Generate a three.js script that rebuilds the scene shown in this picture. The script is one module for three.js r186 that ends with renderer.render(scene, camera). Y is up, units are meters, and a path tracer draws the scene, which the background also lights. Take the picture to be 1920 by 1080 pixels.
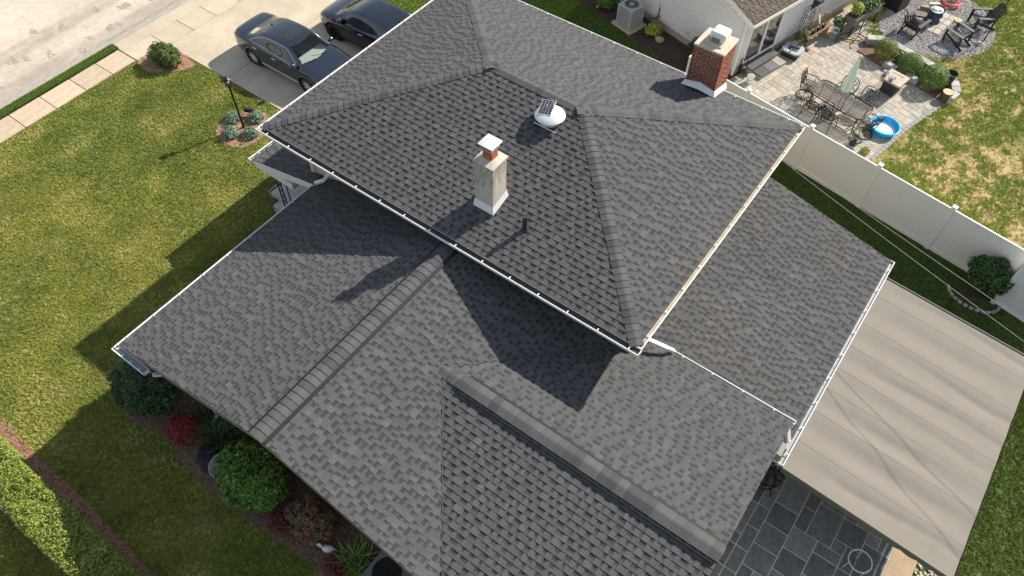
import * as THREE from 'three';
import { mergeGeometries } from 'three/addons/utils/BufferGeometryUtils.js';
import { RoundedBoxGeometry } from 'three/addons/geometries/RoundedBoxGeometry.js';

// ---------- camera, sky, sun, exposure ----------
const scene = new THREE.Scene();
const camera = new THREE.PerspectiveCamera(41.18, 16 / 9, 0.1, 400);
camera.position.set(2.639, 18.098, 8.263);
camera.rotation.set(-0.941, 0.610, 0.024, 'YXZ');
const sunDir = new THREE.Vector3(0.498, 1, -1.271).normalize();
// hazy summer sky: pale near the horizon, light blue overhead, a soft glow round the sun
{
  const w = 512, h = 256, d = new Float32Array(w * h * 4);
  for (let j = 0; j < h; j++) for (let i = 0; i < w; i++) {
    const la = ((j + .5) / h - .5) * Math.PI, lo = ((i + .5) / w - .5) * 2 * Math.PI, x = Math.cos(la) * Math.cos(lo), y = Math.sin(la), z = Math.cos(la) * Math.sin(lo), o = (j * w + i) * 4;
    const k = Math.pow(1 - Math.max(0, y), 2.2), m = Math.max(0, x * sunDir.x + y * sunDir.y + z * sunDir.z), gl = .5 * Math.pow(m, 6) + .9 * Math.pow(m, 40);
    const c = [.158 + .2 * k + .24 * gl, .2 + .185 * k + .22 * gl, .262 + .15 * k + .18 * gl];
    for (let q = 0; q < 3; q++) d[o + q] = c[q]; d[o + 3] = 1;
  }
  const t = new THREE.DataTexture(d, w, h, THREE.RGBAFormat, THREE.FloatType); t.mapping = THREE.EquirectangularReflectionMapping; t.magFilter = t.minFilter = THREE.LinearFilter; t.needsUpdate = true; scene.background = t; scene.environment = t;
}
const sun = new THREE.DirectionalLight(new THREE.Color(1, 0.925, 0.815), 3.7);
sun.position.copy(sunDir).multiplyScalar(80); sun.castShadow = true; sun.shadow.radius = 1.5;
sun.shadow.mapSize.set(4096, 4096);
Object.assign(sun.shadow.camera, { left: -45, right: 45, top: 45, bottom: -45, near: 1, far: 200 });
scene.add(sun, sun.target);
const renderer = new THREE.WebGLRenderer({ antialias: true });
renderer.toneMapping = THREE.LinearToneMapping;
renderer.toneMappingExposure = 2.05;
renderer.shadowMap.enabled = true;

// ---------- helpers ----------
const PI = Math.PI;
const V3 = (x, y, z) => new THREE.Vector3(x, y, z);
function rng(a) { return () => { a |= 0; a = a + 0x6D2B79F5 | 0; let t = Math.imul(a ^ a >>> 15, 1 | a); t = t + Math.imul(t ^ t >>> 7, 61 | t) ^ t; return ((t ^ t >>> 14) >>> 0) / 4294967296; }; }
let R = rng(11);
const rr = (a, b) => a + (b - a) * R();
const pick = (a) => a[Math.floor(R() * a.length)];
const lerp = (a, b, t) => a + (b - a) * t, clamp = (v, a = 0, b = 1) => Math.min(b, Math.max(a, v));
const smooth = (a, b, v) => { const t = clamp((v - a) / (b - a)); return t * t * (3 - 2 * t); };
// tileable value noise: n(u, v) with u, v in 0..1
function noise(seed, cells) {
  const r = rng(seed), g = new Float32Array(cells * cells); for (let i = 0; i < g.length; i++) g[i] = r();
  return (u, v) => {
    let x = u * cells, y = v * cells; let xi = Math.floor(x), yi = Math.floor(y); let fx = x - xi, fy = y - yi;
    fx = fx * fx * (3 - 2 * fx); fy = fy * fy * (3 - 2 * fy);
    const m = (n) => ((n % cells) + cells) % cells; const x0 = m(xi), x1 = m(xi + 1), y0 = m(yi) * cells, y1 = m(yi + 1) * cells;
    return lerp(lerp(g[y0 + x0], g[y0 + x1], fx), lerp(g[y1 + x0], g[y1 + x1], fx), fy);
  };
}
function fbm(seed, cells, oct, gain = 0.5) {
  const ns = []; for (let i = 0; i < oct; i++) ns.push(noise(seed + i * 17, cells << i));
  return (u, v) => { let s = 0, a = 1, t = 0; for (const n of ns) { s += a * n(u, v); t += a; a *= gain; } return s / t; };
}
const toS = (c) => c <= 0.0031308 ? c * 12.92 : 1.055 * Math.pow(c, 1 / 2.4) - 0.055;
// colour map from linear albedo fn(u, v) -> [r, g, b]; period in metres
function colorTex(size, period, fn) {
  const d = new Uint8Array(size * size * 4);
  for (let j = 0; j < size; j++) for (let i = 0; i < size; i++) {
    const c = fn(i / size, j / size), o = (j * size + i) * 4;
    for (let k = 0; k < 3; k++) d[o + k] = 255 * clamp(toS(c[k])); d[o + 3] = 255;
  }
  const t = new THREE.DataTexture(d, size, size); t.colorSpace = THREE.SRGBColorSpace;
  t.wrapS = t.wrapT = THREE.RepeatWrapping; t.magFilter = THREE.LinearFilter; t.minFilter = THREE.LinearMipmapLinearFilter; t.generateMipmaps = true;
  t.repeat.set(1 / period, 1 / period); t.needsUpdate = true; return t;
}
function grayTex(size, period, fn) {
  const d = new Uint8Array(size * size * 4);
  for (let j = 0; j < size; j++) for (let i = 0; i < size; i++) { const o = (j * size + i) * 4, c = 255 * clamp(fn(i / size, j / size)); d[o] = d[o + 1] = d[o + 2] = c; d[o + 3] = 255; }
  const t = new THREE.DataTexture(d, size, size); t.wrapS = t.wrapT = THREE.RepeatWrapping; t.magFilter = THREE.LinearFilter; t.generateMipmaps = true; t.minFilter = THREE.LinearMipmapLinearFilter;
  t.repeat.set(1 / period, 1 / period); t.needsUpdate = true; return t;
}
const mix3 = (a, b, t) => [lerp(a[0], b[0], t), lerp(a[1], b[1], t), lerp(a[2], b[2], t)];
const mul3 = (a, k) => [a[0] * k, a[1] * k, a[2] * k];
function std(r, g, b, o = {}) { const m = new THREE.MeshStandardMaterial({ roughness: 0.8, ...o }); m.color.setRGB(r, g, b); return m; }
function phys(r, g, b, o = {}) { const m = new THREE.MeshPhysicalMaterial({ roughness: 0.5, ...o }); m.color.setRGB(r, g, b); return m; }

// uv in metres from the dominant axis of the face normal
function boxUV(g) {
  const p = g.attributes.position, n = g.attributes.normal, uv = new Float32Array(p.count * 2);
  for (let i = 0; i < p.count; i += 3) {
    let nx = 0, ny = 0, nz = 0; for (let k = 0; k < 3; k++) { nx += n.getX(i + k); ny += n.getY(i + k); nz += n.getZ(i + k); }
    nx = Math.abs(nx); ny = Math.abs(ny); nz = Math.abs(nz);
    for (let k = 0; k < 3; k++) {
      const x = p.getX(i + k), y = p.getY(i + k), z = p.getZ(i + k);
      if (ny >= nx && ny >= nz) { uv[(i + k) * 2] = x; uv[(i + k) * 2 + 1] = z; } else if (nx >= nz) { uv[(i + k) * 2] = z; uv[(i + k) * 2 + 1] = y; } else { uv[(i + k) * 2] = x; uv[(i + k) * 2 + 1] = y; }
    }
  }
  g.setAttribute('uv', new THREE.BufferAttribute(uv, 2));
}
function prep(g, keepUV) {
  g = g.index ? g.toNonIndexed() : g; if (!g.attributes.normal) g.computeVertexNormals();
  for (const k of Object.keys(g.attributes)) if (!['position', 'normal', 'uv', 'color'].includes(k)) g.deleteAttribute(k);
  if (!(keepUV && g.attributes.uv)) boxUV(g); return g;
}
const used = {};
function numbered(name) { const k = used[name] = (used[name] ?? -1) + 1; return k ? name + '_' + String(k).padStart(3, '0') : name; }
function mesh(name, geos, mat, parent, keepUV) {
  let g; if (Array.isArray(geos)) { g = geos.length === 1 ? prep(geos[0], keepUV) : mergeGeometries(geos.map((q) => prep(q, keepUV))); } else g = prep(geos, keepUV);
  const m = new THREE.Mesh(g, mat); m.castShadow = m.receiveShadow = true; m.name = parent ? name : numbered(name); (parent ?? scene).add(m); return m;
}
function put(name, g, mat, parent, x = 0, y = 0, z = 0, ry = 0) { const m = new THREE.Mesh(g, mat); m.castShadow = m.receiveShadow = true; m.name = name; m.position.set(x, y, z); m.rotation.y = ry; parent.add(m); return m; }
function tag(o, label, category, group) { o.userData.label = label; o.userData.category = category; if (group) o.userData.group = group; return o; }
function thing(name, label, category, pos = [0, 0, 0], ry = 0, group) { const o = new THREE.Group(); o.name = numbered(name); o.position.set(...pos); o.rotation.y = ry; scene.add(o); return tag(o, label, category, group); }
function copyThing(src, label, pos, ry = 0, base) { const o = src.clone(); o.name = numbered(base ?? src.name.replace(/_\d+$/, '')); o.position.set(...pos); o.rotation.y = ry; scene.add(o); o.userData = { ...src.userData, label }; return o; }
function struct(o) { o.userData.kind = 'structure'; return o; }
function stuff(o) { o.userData.kind = 'stuff'; return o; }
const box = (w, h, d, x = 0, y = 0, z = 0, ry = 0) => { const g = new THREE.BoxGeometry(w, h, d); if (ry) g.rotateY(ry); g.translate(x, y, z); return g; };
const rbox = (w, h, d, x = 0, y = 0, z = 0, r = 0.01, s = 2) => { const g = new RoundedBoxGeometry(w, h, d, s, r); g.translate(x, y, z); return g; };
const boxMM = (x0, x1, y0, y1, z0, z1) => box(x1 - x0, y1 - y0, z1 - z0, (x0 + x1) / 2, (y0 + y1) / 2, (z0 + z1) / 2);
const cyl = (r0, r1, h, x = 0, y = 0, z = 0, s = 16) => { const g = new THREE.CylinderGeometry(r1, r0, h, s); g.translate(x, y + h / 2, z); return g; };
const ball = (r, x, y, z, sx = 1, sy = 1, sz = 1, s = 16) => { const g = new THREE.SphereGeometry(r, s, Math.ceil(s * 0.7)); g.scale(sx, sy, sz); g.translate(x, y, z); return g; };
function bar(a, b, r = 0.01, s = 6, r2) { // round bar between two points
  const A = V3(...a), B = V3(...b), d = B.clone().sub(A), g = new THREE.CylinderGeometry(r2 ?? r, r, d.length(), s);
  g.translate(0, d.length() / 2, 0); g.applyQuaternion(new THREE.Quaternion().setFromUnitVectors(V3(0, 1, 0), d.normalize())); g.translate(...a); return g;
}
function plank(a, b, w, t, up = [0, 1, 0]) { // flat board between two points: width w across, thickness t along up
  const A = V3(...a), B = V3(...b), d = B.clone().sub(A), L = d.length(), x = d.normalize(), u = V3(...up), z = x.clone().cross(u).normalize(), y = z.clone().cross(x);
  const g = new THREE.BoxGeometry(L, t, w); g.translate(L / 2, 0, 0); g.applyMatrix4(new THREE.Matrix4().makeBasis(x, y, z).setPosition(A)); return g;
}
const tube = (pts, r, seg = 40, s = 6, closed = false) => new THREE.TubeGeometry(new THREE.CatmullRomCurve3(pts.map((p) => V3(...p)), closed), seg, r, s, closed);
const lathe = (pts, s = 32) => new THREE.LatheGeometry(pts.map((p) => new THREE.Vector2(...p)), s);
const at = (g, x, y, z, ry = 0) => { if (ry) g.rotateY(ry); g.translate(x, y, z); return g; };
function tris(P, C) { // flat geometry from a list of triangle corner positions
  const g = new THREE.BufferGeometry(); g.setAttribute('position', new THREE.Float32BufferAttribute(P, 3)); if (C) g.setAttribute('color', new THREE.Float32BufferAttribute(C, 3)); g.computeVertexNormals(); return g;
}
function poly3(pts) { const P = []; for (let i = 1; i + 1 < pts.length; i++) P.push(...pts[0], ...pts[i], ...pts[i + 1]); return tris(P); }
function slab(pts, top, thick) { // pts [[x, z], ...]
  const sh = new THREE.Shape(pts.map(([x, z]) => new THREE.Vector2(x, -z))); const g = new THREE.ExtrudeGeometry(sh, { depth: thick, bevelEnabled: false });
  g.rotateX(-PI / 2); g.translate(0, top - thick, 0); return g;
}
const rect = (x0, x1, z0, z1) => [[x0, z0], [x1, z0], [x1, z1], [x0, z1]];
function inPoly(pts, x, z) { let c = false; for (let i = 0, j = pts.length - 1; i < pts.length; j = i++) { const [xi, zi] = pts[i], [xj, zj] = pts[j]; if ((zi > z) !== (zj > z) && x < (xj - xi) * (z - zi) / (zj - zi) + xi) c = !c; } return c; }
function projectPx(p) { const q = p.clone().project(camera); return [(q.x + 1) / 2, (1 - q.y) / 2, q.z]; }
camera.updateMatrixWorld(); camera.updateProjectionMatrix();

// ---------- shared textures and materials ----------
const nFine = fbm(3, 64, 3, 0.7), nMid = fbm(5, 8, 5), nBig = fbm(9, 3, 5), nGrain = fbm(21, 128, 2, 0.8);
const granule = colorTex(512, 1.1, (u, v) => { const k = 0.55 + 0.62 * nGrain(u, v) + 0.35 * (nMid(u, v) - 0.5); return [k, k * 0.99, k * 0.985]; });
const granuleBump = grayTex(512, 1.1, nGrain);
const shingleMat = std(1, 1, 1, { vertexColors: true, map: granule, bumpMap: granuleBump, bumpScale: 0.002, roughness: 0.92 });
const TONES = [[.088, .091, .096], [.095, .098, .103], [.078, .081, .087], [.105, .107, .111], [.096, .093, .093], [.083, .088, .097], [.118, .119, .122], [.092, .095, .101]];
TONES.forEach((c, i) => { const m = [.0945, .0965, .101]; TONES[i] = c.map((v, k) => (m[k] + .6 * (v - m[k])) * .9); });
const toneMats = TONES.map((c) => std(...mul3(c, 1.1), { map: granule, bumpMap: granuleBump, bumpScale: 0.002, roughness: 0.92 }));
const whitePaint = std(.78, .78, .77, { roughness: 0.45 });
const whiteVinyl = std(.80, .79, .775, { roughness: 0.5 });
const tanMap = colorTex(256, 2.0, (u, v) => mul3([.50, .42, .32], 0.85 + 0.3 * nMid(u, v)));
const tanWall = std(1, 1, 1, { map: tanMap, roughness: 0.9 });
const darkGrey = std(.035, .037, .04, { roughness: 0.9 });
const blackIron = std(.018, .018, .019, { roughness: 0.45, metalness: 0.3 });
const blackPlastic = std(.022, .022, .024, { roughness: 0.6 });
const concMap = colorTex(1024, 4, (u, v) => { const k = 0.8 + 0.25 * nBig(u, v) + 0.28 * (nMid(u, v) - 0.5) + 0.22 * (nFine(u, v) - 0.5); return [.545 * k, .462 * k, .35 * k]; });
const concBump = grayTex(512, 0.6, nFine);
const concrete = std(1, 1, 1, { map: concMap, bumpMap: concBump, bumpScale: 0.002, roughness: 0.95 });
const woodMap = colorTex(256, 0.6, (u, v) => { const k = 0.7 + 0.6 * nFine(u * 0.1, v) * nMid(u, v); return [.33 * k, .21 * k, .125 * k]; });
const wood = std(1, 1, 1, { map: woodMap, roughness: 0.7 });
const leafMat = std(1, 1, 1, { vertexColors: true, roughness: 0.65, side: THREE.DoubleSide });
const bark = std(.09, .065, .045);
const mulchMap = colorTex(512, 1.2, (u, v) => { const k = 0.45 + 0.9 * nFine(u, v) * (0.6 + 0.8 * nMid(u, v)); return [.21 * k, .13 * k, .09 * k]; });
const mulchBump = grayTex(512, 1.2, nFine);
const mulch = std(1, 1, 1, { map: mulchMap, bumpMap: mulchBump, bumpScale: 0.02, roughness: 1 });
const darkMulch = std(.42, .4, .46, { map: mulchMap, bumpMap: mulchBump, bumpScale: 0.02, roughness: 1 });

// ---------- foliage ----------
function leafGeo(n, pointFn, size, cols, up = 0.4) {
  const P = new Float32Array(n * 18), C = new Float32Array(n * 18), N = new Float32Array(n * 18); const a = V3(), b = V3(), nn = V3();
  for (let i = 0; i < n; i++) {
    const [p, o] = pointFn(); nn.set(o.x + rr(-1, 1), o.y + up + rr(-1, 1), o.z + rr(-1, 1)).normalize();
    a.set(rr(-1, 1), rr(-1, 1), rr(-1, 1)).cross(nn).normalize(); b.crossVectors(nn, a);
    const s = size * rr(0.6, 1.3), w = s * rr(.35, .55), f = s * .12, c = pick(cols), k = rr(.75, 1.25);
    const q = [p.x - a.x * s, p.y - a.y * s, p.z - a.z * s, p.x + b.x * w - nn.x * f, p.y + b.y * w - nn.y * f, p.z + b.z * w - nn.z * f, p.x + a.x * s, p.y + a.y * s, p.z + a.z * s, p.x - b.x * w - nn.x * f, p.y - b.y * w - nn.y * f, p.z - b.z * w - nn.z * f];
    const T = [2, 1, 0, 3, 2, 0];
    for (let t = 0; t < 6; t++) for (let d = 0; d < 3; d++) { P[i * 18 + t * 3 + d] = q[T[t] * 3 + d]; C[i * 18 + t * 3 + d] = c[d] * k; N[i * 18 + t * 3 + d] = nn.getComponent(d); }
  }
  const g = new THREE.BufferGeometry(); g.setAttribute('position', new THREE.BufferAttribute(P, 3)); g.setAttribute('color', new THREE.BufferAttribute(C, 3)); g.setAttribute('normal', new THREE.BufferAttribute(N, 3)); return g;
}
function lumpy(rx, ry, rz, cy, lump = 0.17, freq = 4, depth = 0.5) { // random point in an uneven ellipsoid, mostly near its surface
  const ph = [R() * 6, R() * 6, R() * 6];
  return () => {
    const t = R() * 2 * PI, y = rr(-0.75, 1), q = Math.sqrt(1 - y * y), d = V3(q * Math.cos(t), y, q * Math.sin(t));
    const l = 1 + lump * (Math.sin(d.x * freq + ph[0]) * Math.sin(d.z * freq * 1.3 + ph[1]) + Math.sin(d.y * freq * 1.7 + d.x * freq * 2.1 + ph[2]) * 0.7);
    const q4 = R(), r = l * (1 - depth * R() * R()) * (1 + .16 * q4 * q4 * q4 * q4 * q4 * q4);
    return [V3(d.x * rx * r, Math.max(0.03, cy + d.y * ry * r), d.z * rz * r), d];
  };
}
function clustered(rx, ry, rz, cy, n, cr) { // leaves gathered in many uneven clumps round the crown
  const cs = []; for (let i = 0; i < n; i++) { const t = i * 2.39996 + rr(-.3, .3), y = lerp(-.55, 1, (i + .5) / n), q = Math.sqrt(Math.max(0, 1 - y * y)), k = rr(.74, 1.06); cs.push([V3(q * Math.cos(t) * rx * k, cy + y * ry * k, q * Math.sin(t) * rz * k), cr * rr(.65, 1.35), V3(q * Math.cos(t), y, q * Math.sin(t))]); }
  return () => { const [c, r, o] = pick(cs); const d = V3(rr(-1, 1), rr(-1, 1), rr(-1, 1)).normalize(), m = r * Math.cbrt(rr(.15, 1)) * (R() < .04 ? 1.35 : 1); const p = c.clone().addScaledVector(d, m); p.y = Math.max(.03, p.y); return [p, d.add(o).normalize()]; };
}
function bush(name, label, x, z, rx, ry, rz, n, size, cols, o = {}) {
  const t = thing(name, label, o.cat ?? 'shrub', [x, o.y ?? 0, z], 0, o.group);
  mesh('foliage', leafGeo(n, o.ball ? lumpy(rx, ry, rz, o.cy ?? ry * 0.85, o.lump, o.freq, o.depth) : clustered(rx * .86, ry * .86, rz * .86, o.cy ?? ry * 0.85, o.clumps ?? 46, Math.min(rx, rz) * (o.cr ?? .3)), size, cols, o.up), leafMat, t, true);
  const st = []; for (let i = 0; i < 5; i++) { const a = i * 1.26; st.push(bar([0.02 * Math.cos(a), 0, 0.02 * Math.sin(a)], [rx * .45 * Math.cos(a), ry * 1.2, rz * .45 * Math.sin(a)], .02, 5, .008)); }
  mesh('stem', st, bark, t); return t;
}
function bladeGeo(n, spread, len, wid, cols, droop = 0.6) { // arching strap leaves from one base
  const P = [], C = [];
  for (let i = 0; i < n; i++) {
    const a = R() * 2 * PI, L = len * rr(.6, 1.1), bx = rr(-spread, spread), bz = rr(-spread, spread), lean = rr(.25, 1) * droop, c = mul3(pick(cols), rr(.7, 1.3)), S = 5, q = [];
    for (let s = 0; s <= S; s++) { const t = s / S, o = L * lean * t * t * 0.9 + L * .12 * t, y = L * (t * 0.95 - lean * 0.75 * t * t * t), w = wid * (1 - t * t) + .002; const px = bx + Math.cos(a) * o, pz = bz + Math.sin(a) * o; q.push([px - Math.sin(a) * w, y, pz + Math.cos(a) * w], [px + Math.sin(a) * w, y, pz - Math.cos(a) * w]); }
    for (let s = 0; s < S; s++) { P.push(...q[s * 2], ...q[s * 2 + 1], ...q[s * 2 + 3], ...q[s * 2], ...q[s * 2 + 3], ...q[s * 2 + 2]); for (let k = 0; k < 6; k++) C.push(...c); }
  }
  return tris(P, C);
}
// grass and other ground cover
const tuftGeo = (() => {
  const P = []; for (let i = 0; i < 9; i++) {
    const a = i * 2.4, r = 0.012 + 0.03 * ((i * 37) % 10) / 10, h = 0.035 + 0.022 * ((i * 53) % 10) / 10, bx = Math.cos(a) * r, bz = Math.sin(a) * r, l = 0.03, w = 0.0075, tx = bx + Math.cos(a * 1.7) * l, tz = bz + Math.sin(a * 1.7) * l, sx = -Math.sin(a * 1.7) * w, sz = Math.cos(a * 1.7) * w;
    P.push(bx - sx, 0, bz - sz, bx + sx, 0, bz + sz, tx, h, tz);
  } return tris(P);
})();
function scatter(name, geo, mat, list) { // list of {x, y, z, s, ry, c}
  const im = new THREE.InstancedMesh(geo, mat, list.length), m = new THREE.Matrix4(), q = new THREE.Quaternion(), e = new THREE.Euler(), col = new THREE.Color();
  list.forEach((o, i) => { e.set(o.rx ?? 0, o.ry ?? 0, o.rz ?? 0); q.setFromEuler(e); m.compose(V3(o.x, o.y ?? 0, o.z), q, V3(o.s, o.sy ?? o.s, o.s)); im.setMatrixAt(i, m); if (o.c) im.setColorAt(i, col.setRGB(...o.c)); });
  im.name = numbered(name); im.castShadow = im.receiveShadow = true; scene.add(im); return stuff(im);
}
// ---------- ground, road, pavements ----------
const FZ = (x) => -12.083 + 0.162 * x; // the fence line
const grassA = [.22, .23, .035], grassB = [.14, .18, .024], grassDry = [.30, .25, .095];
const lawnMap = colorTex(1024, 9, (u, v) => {
  const p = nBig(u, v), m = nMid(u, v), f = nFine(u, v); let c = mix3(grassB, grassA, smooth(.35, .65, p * .6 + m * .4));
  c = mix3(c, grassDry, 0.55 * smooth(.55, .75, m * .7 + f * .3)); return mul3(c, .45 + .6 * f);
});
const lawnMat = std(1, 1, 1, { map: lawnMap, roughness: 1, bumpMap: grayTex(512, 0.8, nFine), bumpScale: .02 });
const greenMap = colorTex(512, 5, (u, v) => mul3(mix3([.045, .10, .015], [.10, .17, .03], nMid(u, v)), .4 + .8 * nFine(u, v)));
const greenMat = std(1, 1, 1, { map: greenMap, roughness: 1 });
const dryMap = colorTex(1024, 7, (u, v) => { const m = nMid(u, v), f = nFine(u, v); let c = mix3([.55, .43, .2], [.42, .31, .13], smooth(.4, .65, f)); c = mix3(c, [.26, .25, .06], smooth(.45, .65, nBig(u, v) * .5 + m * .5)); return mul3(c, .6 + .55 * f); });
const dryMat = std(1, 1, 1, { map: dryMap, roughness: 1 });
struct(mesh('ground', slab(rect(-150, 150, -150, 150), -0.16, 0.3), greenMat));
const roadMap = colorTex(1024, 14, (u, v) => {
  const p = nBig(u, v), m = nMid(u, v), f = nFine(u, v); const k = .75 + .3 * f + .3 * (m - .5);
  const st = nMid(u * 3, .37) * .6 + nFine(u, .11) * .4; let c = mix3([.60, .52, .425], [.42, .36, .295], smooth(.38, .66, p * .55 + st * .45)); return mul3(c, k);
});
struct(mesh('road', slab(rect(-60, -23.62, -150, 150), -0.1, 0.05), std(1, 1, 1, { map: roadMap, roughness: .95, bumpMap: concBump, bumpScale: .004 })));
// worn, dark seal patches and a rougher strip along the edge of the road
const roadPatch = std(.40, .345, .285, { map: granule, roughness: 1 });
R = rng(5);
for (const [px, pz, s] of [[-26.8, -1.45, .22], [-26.2, -2.3, .3], [-26.1, -3.75, .26], [-25.35, -4.6, .34], [-25.2, -5.7, .4], [-25.9, -6.3, .36], [-24.75, -2.55, .2], [-24.7, -3.4, .26], [-24.55, -3.75, .26], [-25.1, -1.05, .24], [-25.9, .05, .3], [-25.6, -.35, .22], [-26.5, .9, .28], [-26.2, 1.45, .24], [-24.35, -1.9, .2], [-24.9, 1.2, .2], [-26.7, -5.1, .3]]) {
  const gs = []; for (let k = 0; k < 11; k++) { const r0 = s * rr(.12, .42), ox = rr(-1, 1) * s * .8, oz = rr(-1, 1) * s * .5, pts = []; for (let i = 0; i < 10; i++) { const a = i / 10 * 2 * PI, r = r0 * rr(.5, 1.1); pts.push([px + ox + Math.cos(a) * r * 1.3, pz + oz + Math.sin(a) * r * .8]); } gs.push(slab(pts, -0.0965 + k * .0002, .003)); }
  struct(mesh('road_patch', gs, roadPatch));
}
const edgePts = []; for (let z = -40; z <= 40; z += .25) edgePts.push([-24.25 + rr(-.06, .06), z]);
struct(mesh('road_edge', slab([[-23.62, -40], ...edgePts, [-23.62, 40]], -0.0965, .003), std(.42, .38, .33, { map: granule, roughness: 1 })));
for (const [x0, x1] of [[-24.02, -24.0], [-24.13, -24.1]]) struct(mesh('road_seam', slab(rect(x0, x1, -40, -2.6), -0.0925, .003), std(.25, .22, .19)));
// front lawn, verge, back lawn
const lawn1 = [[-22.14, -3.93], [3.0, -3.93], [3.0, 40], [-22.14, 40]];
struct(mesh('front_lawn', slab(lawn1, 0, .2), lawnMat));
struct(mesh('grass_verge', slab([[-23.6, -2.72], [-23.22, -2.72], [-23.22, 40], [-23.6, 40]], .01, .2), greenMat));
struct(mesh('side_lawn', slab([[-10.4, -3.93], [-10.4, -10.95], [-22.14, -10.95], [-22.14, -60], [60, -60], [60, 40], [3.0, 40], [3.0, -3.93]], 0, .2), greenMat));
struct(mesh('neighbour_lawn', slab([[-3.3, FZ(-3.3) - .05], [40, FZ(40) - .05], [40, -55], [-3.3, -55]], .004, .1), dryMat));
// sidewalk slabs
const swGroup = new THREE.Group(); swGroup.name = 'sidewalk'; struct(swGroup); scene.add(swGroup);
const aggMap = colorTex(512, 1.4, (u, v) => { const f = nGrain(u, v), k = .8 + .3 * nMid(u, v); const c = f > .58 ? [.66, .53, .40] : f < .36 ? [.38, .27, .18] : [.55, .44, .32]; return mul3(c, k); });
const aggMats = [1, .93, 1.06].map((k) => std(k, k, k, { map: aggMap, roughness: .95, bumpMap: granuleBump, bumpScale: .003 }));
const swZ = [-2.66, -1.655, -.545, .66, 1.86, 3.06, 4.26, 5.46, 6.66];
for (let i = 0; i + 1 < swZ.length; i++) { const d = swZ[i + 1] - swZ[i] - .025; put('paving_slab', prep(rbox(1.0, .16, d, 0, 0, 0, .01, 1)), aggMats[i % 3], swGroup, -22.68, -.072 + .002 * (i % 2), (swZ[i] + swZ[i + 1]) / 2); }
// driveway: apron slabs, main field
const drive = new THREE.Group(); drive.name = 'driveway'; struct(drive); scene.add(drive);
const driveMats = [1, .95, 1.05].map((k) => std(k, k, k, { map: concMap, bumpMap: concBump, bumpScale: .002, roughness: .95 }));
const dz = [-20.6, -19.4, -18.2, -17, -15.8, -14.6, -13.4, -12.2, -11, -9.9, -8.7, -7.5, -6.3, -5.16, -3.96, -2.69];
for (let i = 0; i + 1 < dz.length; i++) {
  put('apron_slab', prep(rbox(1.05, .16, dz[i + 1] - dz[i] - .022, 0, 0, 0, .008, 1)), driveMats[i % 3], drive, -22.43, -.078, (dz[i] + dz[i + 1]) / 2);
}
put('apron_curb', prep(rbox(.64, .12, 40, 0, 0, 0, .01, 1)), driveMats[1], drive, -23.29, -.085, -22.72);
for (const [x0, x1, z0, z1] of [[-21.885, -18.73, -10.95, -3.96], [-18.71, -14.6, -7.62, -3.96], [-18.71, -14.6, -10.95, -7.64], [-14.58, -10.4, -10.95, -3.96]]) put('concrete_field', prep(rbox(x1 - x0, .16, z1 - z0, 0, 0, 0, .008, 1)), driveMats[0], drive, (x0 + x1) / 2, -.0785, (z0 + z1) / 2);
mesh('joint_base', boxMM(-22.96, -10.4, -.155, -.03, -10.97, -3.94), darkGrey, drive);
// mulch beds
R = rng(77);
const wob = (pts, n = 5, a = .06) => { const c = new THREE.CatmullRomCurve3(pts.map(([x, z]) => V3(x, 0, z)), true).getPoints(pts.length * n); return c.map((p) => [p.x + rr(-a, a), p.z + rr(-a, a)]); };
const bedFront = wob([[-10.9, 5.4], [-10.9, 6.5], [-10.3, 6.75], [-9.28, 6.5], [-8.33, 6.72], [-6.75, 6.76], [-5.35, 6.7], [-3.73, 6.6], [-1, 6.9], [-.5, 5.2], [-5, 5.1]], 5, .03);
struct(mesh('front_bed', slab(bedFront, .006, .05), mulch));
const island = wob([[-17.0, -2.0], [-16.9, -3.0], [-16.2, -3.5], [-15.65, -3.25], [-15.4, -2.5], [-15.62, -1.82], [-16.4, -1.65]], 5, .015);
struct(mesh('lamp_bed', slab(island, .006, .05), std(2.1, 1.9, 1.7, { map: mulchMap, bumpMap: mulchBump, bumpScale: .02, roughness: 1 })));
const cornerBed = wob([[-22.05, -2.7], [-22.0, -3.8], [-20.4, -3.86], [-20.2, -3.7], [-20.8, -2.8], [-21.5, -2.5]], 5, .015);
struct(mesh('corner_bed', slab(cornerBed, .006, .05), std(2.3, 2.1, 1.9, { map: mulchMap, bumpMap: mulchBump, bumpScale: .02, roughness: 1 })));
const hedgeBed = wob([[-14.5, 8.8], [-12.9, 8.66], [-11.4, 8.7], [-9.7, 8.72], [-7, 8.85], [-4.5, 8.9], [-4.5, 9.3], [-7.2, 10.0], [-11, 10.05], [-14.5, 9.9]], 5, .02);
struct(mesh('hedge_bed', slab(hedgeBed, .006, .05), std(1.7, 1.5, 1.35, { map: mulchMap, bumpMap: mulchBump, bumpScale: .02, roughness: 1 })));
const nbBed = [[-13, -16.1], [-10.8, -15.6], [-9.3, -15.2], [-7.8, -14.75], [-6.7, -14.45], [-5.6, -14.05], [-4.2, -14.2], [-3.9, -15.6], [-9, -17], [-13, -17.6]];
struct(mesh('neighbour_bed', slab(nbBed, .008, .05), darkMulch));
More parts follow.
